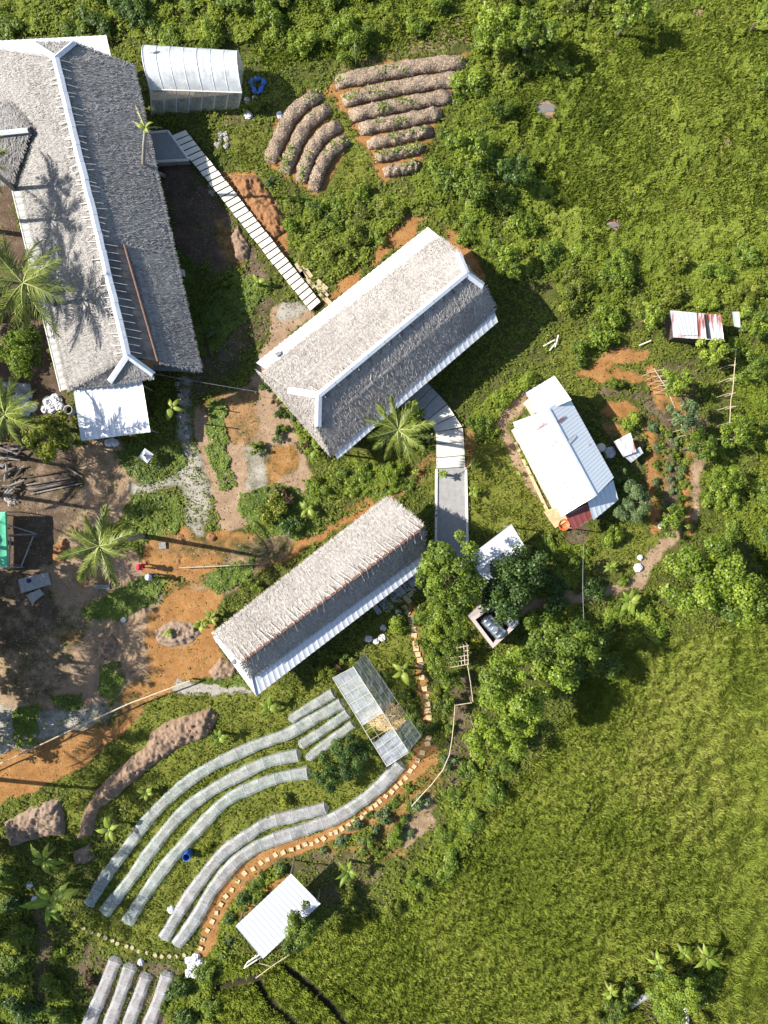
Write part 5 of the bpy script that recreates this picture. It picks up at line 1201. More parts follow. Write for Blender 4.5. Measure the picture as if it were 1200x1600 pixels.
tree(690, 960, 34, 3.2, 'leaf_mid', 'loose green tree below the big leafy tree and left of the tank platform', size=.20)
tree(697, 1100, 18, 2.0, 'leaf_mid', 'small vine clump at the bend of the bamboo rail', 'shrub', size=.17)

# off-frame palms at the left whose shadows fall across the yard and the long roof
palm(-205, 242, 11.5, 4.6, 17, 'tall palm beyond the left edge shading the long thatched roof, upper one', 11)
palm(-190, 345, 11.0, 4.6, 18, 'tall palm beyond the left edge shading the long thatched roof, lower one', 12)
palm(-150, 395, 9.0, 4.2, 15, 'shorter palm beyond the left edge beside the long thatched roof', 13)
palm(-30, 248, 8.0, 2.6, 12, 'palm at the left edge above the wing roof', 14)
palm(36, 442, 7.6, 4.4, 16, 'coconut palm leaning over the left eave of the long thatched building', 15)
palm(8, 648, 7.0, 3.2, 15, 'coconut palm at the left edge beside the yellowish green tree', 16)
palm(155, 853, 8.5, 3.0, 14, 'coconut palm standing in the dirt yard beside the two people', 17, tilt=(.1, 1.0))
palm(622, 672, 5.4, 2.9, 15, 'short coconut palm against the lower eave of the hipped thatched house', 18, tilt=(.3, 1.1))
for i, (x, y, z) in enumerate(((-170, 915, 9), (-215, 985, 10), (-150, 1050, 8.5), (-240, 1110, 10), (-190, 760, 9.5), (-130, 1180, 8), (-240, 850, 10), (-210, 1290, 10), (-200, 1400, 9), (-220, 1500, 10), (-180, 690, 8))):
    palm(x, y, z, 4.2, 16, 'palm beyond the left edge throwing dappled shade on the yard', 30 + i, group='palms beyond the left edge')
for i, (x, y, r, z) in enumerate(((-120, 455, 46, 5.5), (-130, 580, 50, 6), (-150, 905, 62, 9), (-165, 965, 70, 9), (-175, 1085, 70, 9), (-130, 1165, 55, 7), (-170, 1020, 60, 8), (-230, 930, 70, 9), (-190, 1380, 70, 9), (-150, 1500, 60, 8), (-130, 1600, 60, 8), (-160, 620, 60, 7), (-140, 520, 60, 7))):
    tree(x, y, r, z, 'leaf_mid', 'tall tree beyond the left edge throwing shade into the garden', group='trees beyond the left edge', dens=1.25, size=.40)
# dying palm at the eave: bare trunk, one yellow tuft
def dying_palm():
    b = G(257, 275, 0); root = empty('dying_palm', (b.x, b.y, 0), 'dying palm with bare pale trunk and yellow tuft at the eave by the landing', 'palm tree')
    pts = [G(257, 275, 0), G(236, 266, 2.6), G(224, 255, 4.4), G(225, 225, 6.4), G(227, 200, 8.2)]; mb = MB(); mb.tube(pts, [.17, .15, .13, .11, .09], 8); mb.build('trunk', M['palm_bark'], root, smooth=True)
    top = pts[-1] - Vector((b.x, b.y, 0))
    for k in range(5):
        f = np_obj('leaf', banana_leaf(.9, .26, .75, k % 4), root, top); q = (1.0, .55, .8, .45, .7)[k]; f.scale = (q, q * .8, q); f.rotation_euler = (.35 * k - .7, (-.6, .1, -.2, .3, -.4)[k], (.3, 1.0, 2.9, 4.6, 5.3)[k])
    for (a, e, s_) in ((1.95, -.1, .75), (.15, .25, .5), (2.6, .2, .55)):
        key = ('dry', 0)
        if key not in FR: FR[key] = frond_mesh(2.4, 18, .5, 77, 'leaf_dry', .45, .3)
        f = np_obj('dry_frond', FR[key], root, top); f.rotation_euler = (0, e, a); f.scale = (s_,) * 3
dying_palm()

# banana plants
BAN = [(68, 1343, 2.0, 1.7, 6, 'banana plant with a bright yellow leaf above the white rags at lower left'), (80, 1408, 2.4, 2.3, 8, 'largest banana plant at lower left, left of the curved tunnel ends'), (170, 1297, 1.6, 1.3, 6, 'small banana plant below the long earth ridge'),
 (342, 1152, 1.2, 1.0, 6, 'small banana plant right of the long earth ridge, above the longest tunnel'), (228, 1240, .9, .8, 5, 'young banana shoot left of the longest tunnel bend'), (544, 1362, 1.7, 1.3, 6, 'banana plant on dark soil right of the small white ribbed shed'),
 (268, 636, 2.0, 1.5, 4, 'banana plant in shade beside the gravel path'), (420, 1105, 1.2, 1.2, 6, 'banana plant under the lower corner of the gabled thatched house'), (402, 440, 1.0, .9, 3, 'young banana shoot on grass left of the boardwalk'),
 (630, 1048, 1.6, 1.4, 4, 'thin banana plant on the lawn right of the plastic greenhouse'), (440, 618, 1.0, .8, 5, 'young banana plant at the upper end of the hedge under the hipped house'), (492, 700, 1.2, 1.0, 6, 'banana plant at the lower corner of the hipped thatched house'),
 (480, 795, 1.0, .9, 6, 'young banana plant on the weedy bank above the gabled house'), (985, 940, 1.6, 1.2, 9, 'pale spiky plant clump beside the earth path'), (955, 885, 1.2, .8, 7, 'small pale spiky plant above the earth path'),
 (1105, 1498, 2.0, 1.5, 6, 'large leaved palm like plant at the right of the ditch near the bottom'), (955, 1552, 1.6, 1.0, 5, 'yellow leaved plant left of the ditch wall at the bottom'), (1030, 1505, 1.6, 1.1, 5, 'dry banana plant at the head of the ditch near the bottom'), (1070, 1490, 1.4, .9, 5, 'small pale leaved plant between the ditch head plants'),
 (315, 975, 1.1, .9, 6, 'bright green plant under the left corner of the gabled thatched house'), (262, 990, .7, .6, 5, 'young plant on the dry cuttings in the orange soil'), (330, 965, 1.2, .9, 6, 'green banana plant at the left gable of the gabled thatched house'),
 (693, 740, 1.2, .5, 9, 'round bright shrub like plant on the left edge of the concrete path'), (740, 768, 1.0, .7, 6, 'feathery plant right of the concrete path'), (740, 725, .8, .6, 6, 'yellowish small plant at the corner of the lawn'), (812, 740, .5, .35, 7, 'yellow flowering plant left of the white metal roofed house'),
 (650, 735, .7, .5, 6, 'small leafy plant left of the path below the short palm')]
for i, b_ in enumerate(BAN): banana(*b_, seed=i)

# single shrubs that stand out
for x, y, r, m_, l_ in ((565, 301, 14, 'leaf_bright', 'small round bright shrub below the straw bed fan'), (742, 1007, 9, 'leaf_yellow', 'lime yellow round shrub at the corner of the tank platform'), (905, 547, 20, 'leaf_mid', 'dark green round shrub right of the roof shadow, left of a lighter one'),
 (940, 528, 24, 'leaf_bright', 'light green shrub right of the dark round shrub'), (925, 920, 22, 'leaf_dark', 'dark shrub over the earth path beside the navy barrel'), (917, 860, 9, 'leaf_bright', 'small yellow green bush under the porch of the white house'), (955, 840, 18, 'leaf_bright', 'bright bush below the porch of the white house'),
 (975, 910, 10, 'leaf_bright', 'small bright bush above the pale spiky clump'), (960, 600, 15, 'leaf_mid', 'leafy vegetable patch shrub on the terraces above the poultry hut'), (986, 660, 17, 'leaf_bright', 'creeper covered bush above the poultry hut'), (620, 740, 14, 'leaf_bright', 'pale fern like shrub below the short palm'),
 (640, 690, 18, 'leaf_mid', 'round shrub right of the short palm'), (420, 285, 8, 'leaf_grey', 'bluish tuft right of the boardwalk'), (395, 165, 13, 'leaf_mid', 'leafy shrub among the white rags below the blue tarp'), (545, 1400, 20, 'leaf_olive', 'olive bush below the banana plant right of the small white shed'),
 (600, 1280, 12, 'leaf_grey', 'grey tufted bush on the brown bank below the stepping stones'), (578, 1315, 13, 'leaf_mid', 'round green bush on the brown bank near the small white shed'), (620, 1300, 13, 'leaf_bright', 'bright bush on the brown bank, further right'), (655, 1255, 14, 'leaf_grey', 'grey green bush at the lower end of the bamboo rail'),
 (700, 1190, 14, 'leaf_grey', 'grey green bush under the curved bamboo rail'), (660, 1140, 16, 'leaf_dark', 'dark shrub left of the curved bamboo rail'), (320, 1325, 9, 'leaf_yellow', 'yellowish bush right of the blue barrel'), (445, 1250, 11, 'leaf_yellow', 'yellow flowering bush between two curved tunnels'),
 (140, 1530, 10, 'leaf_brown', 'reddish bush left of the straight net tunnels'), (255, 1572, 8, 'leaf_mid', 'small bush growing on the rightmost straight tunnel'), (90, 1490, 12, 'leaf_bright', 'small bright bush on the dark slope at lower left'), (535, 1025, 14, 'leaf_mid', 'green bush at the top corner of the plastic greenhouse'),
 (512, 1050, 16, 'leaf_olive', 'olive bush left of the plastic greenhouse top corner'), (530, 1040, 10, 'leaf_brown', 'brownish bush between the plastic greenhouse and the gabled house'), (620, 975, 16, 'leaf_bright', 'bright bush on the small lawn below the grey slabs'), (400, 918, 10, 'leaf_mid', 'small round bush at the notch of the gabled roof'),
 (425, 800, 22, 'leaf_olive', 'olive bush on the weedy bank, with dry twigs'), (455, 822, 20, 'leaf_dark', 'dark green bush at the lower end of the weedy bank'), (445, 770, 14, 'leaf_brown', 'brown dry bush on top of the weedy bank'), (405, 700, 12, 'leaf_mid', 'small bush on the bare ground between the thatched houses'),
 (434, 680, 10, 'leaf_grey', 'bluish bush on the bare ground, nearer the hipped house'), (330, 520, 10, 'leaf_grey', 'pale twiggy bush in the shade right of the long building'), (352, 440, 10, 'leaf_mid', 'small bush beside the boardwalk foot'), (700, 1140, 12, 'leaf_mid', 'small green bush beside the curved bamboo rail top'),
 (665, 1008, 14, 'leaf_mid', 'hedge bush right of the stepping stones, upper'), (680, 1085, 12, 'leaf_olive', 'hedge bush right of the stepping stones, middle'), (1092, 1560, 17, 'leaf_mid', 'bush on the right flank of the bottom ditch'), (1008, 1528, 14, 'leaf_olive', 'bush at the upper left rim of the bottom ditch'), (1075, 1528, 13, 'leaf_bright', 'bright bush at the head of the bottom ditch'), (1115, 1530, 16, 'leaf_mid', 'bush under the large leaved plant by the bottom ditch'), (985, 1545, 14, 'leaf_mid', 'bush left of the grey ditch edge'), (1100, 1592, 16, 'leaf_olive', 'olive bush at the bottom edge right of the ditch'), (930, 1590, 15, 'leaf_olive', 'olive bush at the bottom edge left of the ditch')):
    shrub(x, y, r, m_, l_)
shrub(785, 800, 0.1, 'leaf_mid', 'x') if False else None

# thickets: many alike shrubs, one group each
TH = [
 ([(-40, -40), (215, -40), (205, 45), (165, 48), (-40, 50)], 18, 34, ['leaf_mid', 'leaf_dark', 'leaf_mid'], 'bushy shrub in the dark thicket behind the long thatched building', 'thicket behind the long building'),
 ([(205, -40), (420, -40), (420, 40), (380, 62), (215, 55)], 15, 28, ['leaf_mid', 'leaf_bright'], 'bushy shrub in the thicket above the white net greenhouse', 'thicket above the net greenhouse'),
 ([(420, -40), (740, -40), (720, 20), (620, 50), (560, 70), (430, 80)], 13, 25, ['leaf_mid', 'leaf_bright', 'leaf_olive'], 'bushy shrub in the thicket above the straw beds', 'thicket above the straw beds'),
 ([(740, -40), (960, -40), (930, 45), (850, 60), (800, 110), (745, 85)], 17, 30, ['leaf_mid', 'leaf_olive', 'leaf_bright'], 'bushy shrub in the thicket at the upper left corner of the north field', 'thicket at the north field corner'),
 ([(735, 110), (805, 120), (800, 215), (840, 300), (770, 330), (660, 310), (655, 280), (710, 200)], 13, 24, ['leaf_mid', 'leaf_bright'], 'bushy shrub in the belt between the straw beds and the north field', 'belt right of the straw beds'),
 ([(690, 330), (770, 330), (850, 330), (870, 390), (810, 430), (775, 420), (720, 370)], 12, 22, ['leaf_mid', 'leaf_bright'], 'bushy shrub above the upper right corner of the hipped thatched house', 'shrubs behind the hipped house'),
 ([(860, 385), (1000, 405), (1210, 390), (1210, 470), (1040, 480), (960, 500), (905, 490)], 13, 25, ['leaf_bright', 'leaf_olive', 'leaf_bright'], 'bushy shrub along the lower edge of the north field', 'shrubs along the north field edge'),
 ([(1145, 540), (1215, 560), (1215, 690), (1180, 690), (1150, 600)], 14, 24, ['leaf_olive', 'leaf_bright'], 'bushy shrub right of the right trellis', 'shrubs right of the trellis'),
 ([(1100, 720), (1130, 700), (1140, 790), (1095, 790)], 8, 13, ['leaf_mid', 'leaf_bright'], 'low shrub among the orchard rows', 'low orchard shrubs'),
 ([(1120, 770), (1215, 740), (1215, 860), (1140, 830)], 16, 28, ['leaf_bright', 'leaf_mid'], 'bushy shrub above the wide light green tree at right', 'shrubs above the light green tree'),
 ([(655, 955), (700, 985), (690, 1040), (672, 1040)], 10, 15, ['leaf_mid', 'leaf_bright'], 'leafy hedge shrub right of the straight stepping stones', 'hedge beside the stepping stones'),
 ([(830, 930), (900, 950), (940, 990), (950, 1040), (880, 1060), (830, 1000)], 15, 24, ['leaf_mid', 'leaf_dark'], 'bushy shrub in the shaded clump below the earth path', 'clump below the earth path'),
 ([(950, 960), (1010, 930), (1040, 960), (1000, 1000)], 14, 22, ['leaf_olive', 'leaf_bright'], 'yellowish shrub below the pale spiky plant', 'shrubs below the spiky plant'),
 ([(750, 1180), (810, 1130), (800, 1200), (760, 1260), (710, 1290), (700, 1250)], 13, 22, ['leaf_mid', 'leaf_bright'], 'bushy shrub in the belt below the large bright green tree', 'belt below the bright tree'),
 ([(700, 1290), (750, 1250), (720, 1340), (660, 1420), (600, 1430), (640, 1360)], 12, 20, ['leaf_mid', 'leaf_bright', 'leaf_olive'], 'bushy shrub along the left edge of the south field', 'shrubs at the south field edge'),
 ([(-20, 1380), (30, 1360), (40, 1470), (110, 1560), (120, 1640), (-20, 1640)], 12, 24, ['leaf_dark', 'leaf_mid'], 'bushy shrub on the dark slope at the lower left corner', 'shrubs at the lower left corner'),
 ([(440, 320), (560, 310), (640, 320), (560, 410), (520, 435), (460, 395)], 9, 17, ['leaf_mid', 'leaf_bright', 'leaf_olive'], 'low bush on the weedy slope between the boardwalk and the straw beds', 'bushes right of the boardwalk'),
 ([(400, 590), (415, 595), (505, 705), (490, 720), (440, 670)], 7, 11, ['leaf_mid', 'leaf_brown', 'leaf_dark'], 'small mixed shrub in the hedge under the left end of the hipped house', 'hedge under the hipped house'),
 ([(330, 1490), (350, 1420), (440, 1345), (460, 1350), (380, 1430), (360, 1500)], 7, 11, ['leaf_mid', 'leaf_dark', 'leaf_grey'], 'small shrub in the hedge wrapping the small white ribbed shed', 'hedge around the small white shed'),
 ([(500, 1330), (640, 1230), (650, 1300), (580, 1340)], 6, 10, ['leaf_grey', 'leaf_mid'], 'tufted herb on the brown bank below the orange path', 'herbs on the brown bank'),
 ([(740, 640), (800, 600), (830, 590), (800, 640), (760, 690), (735, 690)], 10, 17, ['leaf_mid', 'leaf_bright'], 'leafy shrub between the roof shadow and the white metal roofed house', 'shrubs left of the white house'),
 ([(840, 850), (900, 850), (920, 900), (860, 930)], 11, 18, ['leaf_dark', 'leaf_mid'], 'dark shrub in the shade right of the tin shed', 'shrubs right of the tin shed'),
 ([(530, 720), (620, 730), (640, 760), (560, 770), (480, 760)], 9, 15, ['leaf_mid', 'leaf_bright'], 'leafy bush below the lower eave of the hipped house', 'bushes below the hipped house'),
 ([(270, 1530), (330, 1520), (330, 1640), (260, 1640)], 10, 18, ['leaf_dark', 'leaf_mid'], 'bushy shrub right of the straight net tunnels', 'shrubs right of the straight tunnels'),
 ([(1005, 665), (1060, 680), (1080, 800), (1030, 790)], 5, 8, ['leaf_mid', 'leaf_grey'], 'small vegetable plant in the brown garden rows at right', 'vegetables in the right garden rows'),
 ([(660, 960), (740, 950), (735, 990), (680, 1000)], 12, 18, ['leaf_mid'], 'loose shrub left of the tank platform', 'shrubs left of the tank platform'),
 ([(560, 1040), (640, 1080), (650, 1110), (640, 1120), (610, 1080)], 8, 12, ['leaf_dark', 'leaf_mid'], 'low shrub on the right flank of the plastic greenhouse', 'shrubs beside the plastic greenhouse'),
]
for t_ in TH: thicket(*t_)
print('SHRUBS', len([o for o in SC.objects if o.name.startswith('shrub')]))

# ------------------------------------------------------------------ grass, weeds, lawn: ground cover nobody could count
def blades(n, poly_ok, seed, hgt, wid, lean, leandir, tint_fn, name, mat, label, xr, yr, base_fn=None, leafy=False):
    rr_ = np.random.default_rng(seed); px = rr_.uniform(*xr, n); py = rr_.uniform(*yr, n); k = poly_ok(px, py, rr_); px, py = px[k], py[k]; n = len(px)
    x, y = wx(px), wy(py); z = gheight(x, y) - .02
    a = leandir(px, py, rr_); h = hgt(px, py, rr_); ln = lean(px, py, rr_) * h; wv = wid * rr_.uniform(.6, 1.4, n) * .5
    d = np.stack([np.cos(a), np.sin(a), np.zeros(n)], 1); s_ = np.stack([-np.sin(a), np.cos(a), np.zeros(n)], 1); b = np.stack([x, y, z], 1)
    zz = np.zeros((n, 3)); 
    if leafy:
        zz[:, 2] = h; c = b + zz; l = (wid * rr_.uniform(.7, 1.5, n))[:, None]; tl = rr_.uniform(-.5, .35, n)[:, None] * np.array([0, 0, 1.])
        v = np.stack([c - (d + tl) * l, c + s_ * l * .45, c + (d + tl) * l, c - s_ * l * .45], 1).reshape(-1, 3)
    else:
        zz[:, 2] = h; m_ = b + zz * .62 + d * (ln * .42)[:, None]; tip = b + zz * (.86) + d * ln[:, None]
        v = np.stack([b - s_ * wv[:, None] * .6, b + s_ * wv[:, None] * .6, m_ + s_ * wv[:, None], tip + s_ * .006, tip - s_ * .006, m_ - s_ * wv[:, None]], 1).reshape(-1, 3)
    t = np.clip(tint_fn(px, py, rr_), 0, 1)
    kk = 4 if leafy else 6
    f = np.arange(len(v)).reshape(-1, kk)
    me = np_mesh(name, v, f, M[mat], np.repeat(t, kk)); o = np_obj(name, me); return tag(o, label, 'grass', None, 'stuff')
def clump(px, py, sc, seed): return fnoise(px, py, sc, seed)
def f_ok(px, py, r):
    w = zsample('field', px, py); c = clump(px, py, 17, 61) * .6 + clump(px, py, 6, 63) * .4
    return (r.random(len(px)) < w) & (r.random(len(px)) < np.clip((c - .26) * 8, .05, 1)) & (zsample('ditch', px, py) < .3)
fh = lambda px, py, r: (.13 + .86 * np.clip(clump(px, py, 40, 65) * .3 + clump(px, py, 7, 66) * .45 + vnoise(px, py, 3.0, 166) * .25 - .30, 0, 1)) * r.uniform(.6, 1.15, len(px))
fl = lambda px, py, r: r.uniform(.4, 1.1, len(px)) + .9 * np.clip((px - 1000) / 200, 0, 1) * np.clip((py - 900) / 200, 0, 1)
fd = lambda px, py, r: R(58) + 2.2 * (clump(px, py, 120, 67) - .5) + r.normal(0, 1.5, len(px))
ft = lambda px, py, r: .17 + .62 * (clump(px, py, 150, 68) - .1) + .30 * (clump(px, py, 40, 168) - .5) + .45 * (clump(px, py, 14, 69) - .45) + r.normal(0, .10, len(px)) + .12 * np.clip((px - 900) / 300, 0, 1)
blades(1500000, f_ok, 71, fh, .052, fl, fd, ft, 'field_grass', 'field', 'tall olive green grass of the south and right fields', (250, 1290), (950, 1690))
blades(860000, f_ok, 72, fh, .056, fl, fd, ft, 'field_grass', 'field', 'tall olive green grass of the north field', (380, 1290), (-90, 960))
DRY = lambda px, py: sum(zsample(k, px, py) for k in ('orange', 'tan', 'grey', 'brown'))
def w_ok(px, py, r):
    w = np.clip(1 - DRY(px, py) * 1.15 - zsample('field', px, py) - zsample('lawn', px, py) * .75, 0, 1); c = clump(px, py, 14, 81) * .6 + clump(px, py, 5, 82) * .4
    return (r.random(len(px)) < w + .05 * (c > .6)) & (r.random(len(px)) < np.clip((c - .36) * 6, .03, 1)) & (zsample('ditch', px, py) < .5) & (zsample('hard', px, py) < .5)
wh = lambda px, py, r: .05 + (.55 * np.clip(clump(px, py, 12, 83) - .25, 0, 1)) * r.uniform(.2, 1.2, len(px))
wt = lambda px, py, r: .20 + .5 * clump(px, py, 60, 84) + .3 * (clump(px, py, 9, 85) - .4) + r.normal(0, .15, len(px))
blades(620000, w_ok, 73, wh, .10, fl, lambda px, py, r: r.uniform(0, 6.283, len(px)), wt, 'weeds', 'weed', 'mixed leafy weeds covering the banks between buildings', (-90, 1290), (-90, 1690), leafy=True)
def s_ok(px, py, r):
    a = px + 16 * (clump(px, py, 16, 101) - .5); b = py + 16 * (clump(px, py, 16, 102) - .5); k = np.zeros(len(px), bool)
    for q in TH: cx_, cy_ = np.mean(q[0], 0); k |= inpoly((a - cx_) / 1.12 + cx_, (b - cy_) / 1.12 + cy_, q[0])
    return k & (r.random(len(px)) < np.clip((clump(px, py, 20, 103) - .30) * 6, .05, 1)) & (DRY(px, py) < .5) & (zsample('hard', px, py) < .5)
sh = lambda px, py, r: .1 + 1.25 * np.clip(clump(px, py, 20, 104) - .32, 0, 1) * r.uniform(.35, 1.1, len(px)) + .3 * np.clip(clump(px, py, 7, 105) - .4, 0, 1)
blades(800000, s_ok, 76, sh, .105, fl, lambda px, py, r: r.uniform(0, 6.283, len(px)), lambda px, py, r: .2 + .5 * clump(px, py, 40, 106) + .35 * (clump(px, py, 9, 107) - .4) + r.normal(0, .14, len(px)), 'scrub', 'leaf_scrub', 'knee high leafy scrub filling the thickets', (-60, 1240), (-60, 1660), leafy=True)
def n_ok(px, py, r):
    a = px + 16 * (clump(px, py, 16, 121) - .5); b = py + 16 * (clump(px, py, 16, 122) - .5)
    return inpoly(a, b, FIELD_N) & (r.random(len(px)) < np.clip((clump(px, py, 34, 123) * .6 + clump(px, py, 11, 124) * .4 - .53 + .22 * np.clip((b - 300) / 120, 0, 1) + .12 * np.clip((880 - a) / 80, 0, 1)) * 7, .0, 1)) & (DRY(px, py) < .5)
blades(260000, n_ok, 78, lambda px, py, r: .15 + .7 * np.clip(clump(px, py, 11, 124) - .3, 0, 1) * r.uniform(.5, 1.1, len(px)), .095, fl, lambda px, py, r: r.uniform(0, 6.283, len(px)), lambda px, py, r: .2 + .5 * clump(px, py, 50, 126) + .3 * (clump(px, py, 9, 127) - .4) + r.normal(0, .14, len(px)), 'scrub', 'field', 'leafy weeds growing through the north field', (780, 1260), (-60, 540), leafy=True)
def l_ok(px, py, r):
    w = zsample('lawn', px, py) * (1 - zsample('hard', px, py)) * (1 - np.clip(DRY(px, py), 0, 1)); return (r.random(len(px)) < w) & (r.random(len(px)) < np.clip((clump(px, py, 20, 91) - .3) * 4, .1, 1))
blades(420000, l_ok, 74, lambda px, py, r: .05 + .10 * r.random(len(px)) + .16 * (clump(px, py, 9, 92) > .56), .045, fl, lambda px, py, r: r.uniform(0, 6.283, len(px)), lambda px, py, r: .15 + .6 * clump(px, py, 40, 93) + r.normal(0, .15, len(px)), 'lawn_grass', 'lawn', 'short grass of the lawns and tunnel garden', (20, 1060), (160, 1520))
M['litter'] = m_leaf('dry_leaf_litter', (.06, .04, .025), (.17, .12, .075), (.36, .30, .22), .1, .0)
def lit_ok(px, py, r): return (r.random(len(px)) < np.clip(DRY(px, py), 0, 1)) & (r.random(len(px)) < np.clip((clump(px, py, 22, 111) - .35) * 4, .08, 1)) & (zsample('hard', px, py) < .5)
blades(60000, lit_ok, 77, lambda px, py, r: .035 + .02 * r.random(len(px)), .055, fl, lambda px, py, r: r.uniform(0, 6.283, len(px)), lambda px, py, r: r.uniform(0, 1, len(px)), 'leaf_litter', 'litter', 'dry leaves and chips scattered on the bare dirt', (-20, 1120), (240, 1500), leafy=True)
# grass islands on the dirt yard: rounded patches of green ground cover
PATCH = [[(190, 790), (230, 770), (275, 775), (290, 800), (275, 835), (220, 845), (190, 830)], [(180, 705), (230, 700), (280, 690), (290, 730), (240, 755), (200, 745)], [(160, 1040), (185, 1035), (195, 1065), (180, 1095), (155, 1090)], [(125, 955), (175, 925), (235, 895), (265, 905), (240, 940), (190, 970), (140, 970)],
         [(375, 770), (440, 755), (490, 775), (470, 835), (410, 840), (370, 800)], [(325, 625), (352, 625), (355, 695), (325, 700)], [(320, 700), (350, 695), (370, 760), (345, 765)], [(310, 900), (345, 885), (400, 870), (390, 905), (340, 930)], [(450, 790), (500, 780), (500, 830), (460, 845)], [(20, 1110), (60, 1095), (60, 1160), (25, 1170)], [(80, 1090), (130, 1080), (125, 1105), (90, 1112)],
         [(330, 1070), (400, 1080), (400, 1060), (300, 1060)], [(540, 740), (650, 745), (600, 780), (560, 775)], [(310, 480), (370, 430), (430, 440), (400, 480), (330, 560)], [(255, 380), (300, 400), (320, 560), (290, 560)]]
def p_ok(px, py, r):
    a = px + 14 * (clump(px, py, 16, 95) - .5); b = py + 14 * (clump(px, py, 16, 96) - .5); k = np.zeros(len(px), bool)
    for q in PATCH: k |= inpoly(a, b, q)
    return k & (r.random(len(px)) < np.clip((clump(px, py, 10, 97) - .25) * 5, .1, 1))
blades(900000, p_ok, 75, lambda px, py, r: .04 + .5 * np.clip(clump(px, py, 9, 98) - .3, 0, 1) * r.uniform(.3, 1.1, len(px)), .075, fl, lambda px, py, r: r.uniform(0, 6.283, len(px)), wt, 'ground_cover', 'leaf_mid', 'patches of low green creeper on the dirt yard', (10, 680), (370, 1200), leafy=True)

# ------------------------------------------------------------------ bamboo trellises, rails, poles and wires
def rail_thing(name, label, cat, runs, mat='bamboo', r=.032, part='rail'):
    c = G(*runs[0][0][:2], 0); root = empty(name, (c.x, c.y, 0), label, cat)
    for run in runs:
        pts = [G(p[0], p[1], p[2]) for p in run]; mb = MB(); mb.tube(pts, r, 6); mb.build(part, M[mat], root)
    for p in {(q[0], q[1], q[2]) for run in runs for q in (run[0], run[-1]) if q[2] > .5}:
        q = G(*p); mb = MB(); mb.tube([(q.x, q.y, -.2), (q.x, q.y, q.z + .05)], r * .9, 6); mb.build('post', M[mat], root)
    return root
rail_thing('bamboo_arbour', 'bamboo lattice arbour below the tank platform, open grid on top', 'arbour',
    [[(709 + k * 5.2, 1011 - k * .8, 2.0), (711 + k * 5.2, 1040 - k * .8, 2.0)] for k in range(5)] + [[(704, 1014 + k * 7.2, 2.05), (732, 1009 + k * 7.2, 2.05)] for k in range(5)], r=.035, part='lath')
rail_thing('bamboo_trellis', 'long bamboo trellis rails from the lattice arbour curving down the bank', 'trellis',
    [[(730, 1036, 1.9), (735, 1065, 1.9), (739, 1096, 1.9)], [(711, 1102, 1.9), (737, 1098, 1.9)], [(711, 1102, 1.9), (709, 1130, 1.9), (706, 1157, 1.9), (702, 1180, 1.9), (692, 1203, 1.8), (675, 1225, 1.7), (660, 1241, 1.6), (643, 1260, 1.4)], [(741, 1137, 1.9), (741, 1181, 1.9)]], r=.035)
rail_thing('left_trellis', 'left bamboo trellis with short cross laths in the right orchard', 'trellis', [[(1022, 576, 1.6), (1042, 608, 1.6), (1060, 650, 1.6), (1070, 680, 1.6)]] + [[(1015 + k * 5, 590 + k * 7 - 8, 1.5), (1032 + k * 6, 584 + k * 8 - 6, 1.5)] for k in range(5)] + [[(1066, 660, 1.6), (1082, 660, 1.6)], [(1062, 672, 1.6), (1078, 669, 1.6)]])
rail_thing('right_trellis', 'right bamboo trellis with short cross laths beside the rough field', 'trellis', [[(1150, 546, 1.6), (1147, 585, 1.6), (1145, 610, 1.6), (1142, 625, 1.6), (1141, 645, 1.6), (1140, 668, 1.6)]] + [[(1137, y, 1.6), (1149, y - 1, 1.6)] for y in (571, 592, 615, 636, 661)] + [[(1122, 686, 1.5), (1150, 685, 1.5)]])
rail_thing('bamboo_rail', 'long pale bamboo rail on posts crossing the dirt road at lower left', 'rail', [[(-40, 1212, .9), (50, 1170, .9), (130, 1132, .9), (200, 1100, .9), (296, 1064, .9)]], r=.055)
rail_thing('bamboo_rail', 'thin bamboo rail low across the yard, left of the gabled thatched house', 'rail', [[(280, 887, .7), (335, 885, .7), (404, 881, .7)]], r=.04)
rail_thing('wire_fence', 'thin line of wire on posts beside the small white ribbed shed', 'fence', [[(400, 1528, .8), (430, 1506, .8), (452, 1492, .8)], [(405, 1505, .8), (424, 1510, .8)]], r=.03)
def pole(px, py, h, label, r=.08, mat='grey_wood', name='utility_pole', arm=True):
    g = G(px, py, 0); root = empty(name, (g.x, g.y, 0), label, 'pole'); mb = MB(); mb.tube([(0, 0, -.3), (0, 0, h)], [r, r * .7], 8); mb.build('shaft', M[mat], root, world=False)
    if arm: mb = MB(); mb.box((0, 0, h - .3), (.9, .08, .08), .6); mb.build('crossarm', M[mat], root, world=False)
pole(667, 691, 6.0, 'slim utility pole left of the pale concrete path', arm=False)
pole(913, 985, 5.0, 'slim pole at the lower end of the wire by the earth path', .05, arm=False)
pole(300, 634, 3.2, 'thin post beside the gravel path, upper', .06, arm=False, name='post'); pole(300, 660, 3.2, 'thin post beside the gravel path, lower', .06, arm=False, name='post')
pole(556, 100, 2.4, 'thin stake with a white tag above the straw beds', .03, 'bleached', 'stake', arm=False)
def wire(a, b, za, zb, sag, label):
    A, B = G(*a, za), G(*b, zb); mb = MB(); pts = [A.lerp(B, k / 16) - Vector((0, 0, sag * math.sin(math.pi * k / 16))) for k in range(17)]; mb.tube(pts, .014, 4); tag(mb.build('power_line', M['grey_steel']), label, 'cable')
wire((240, 584), (402, 612), 3.2, 3.2, .15, 'thin cable from the long building to the hipped house corner'); wire((912, 850), (913, 985), 4.6, 4.9, .3, 'thin cable hanging over the dark yard below the white house'); wire((12, 690), (2, 790), 5.0, 5.0, .3, 'thin cable near the left edge above the wood heap')

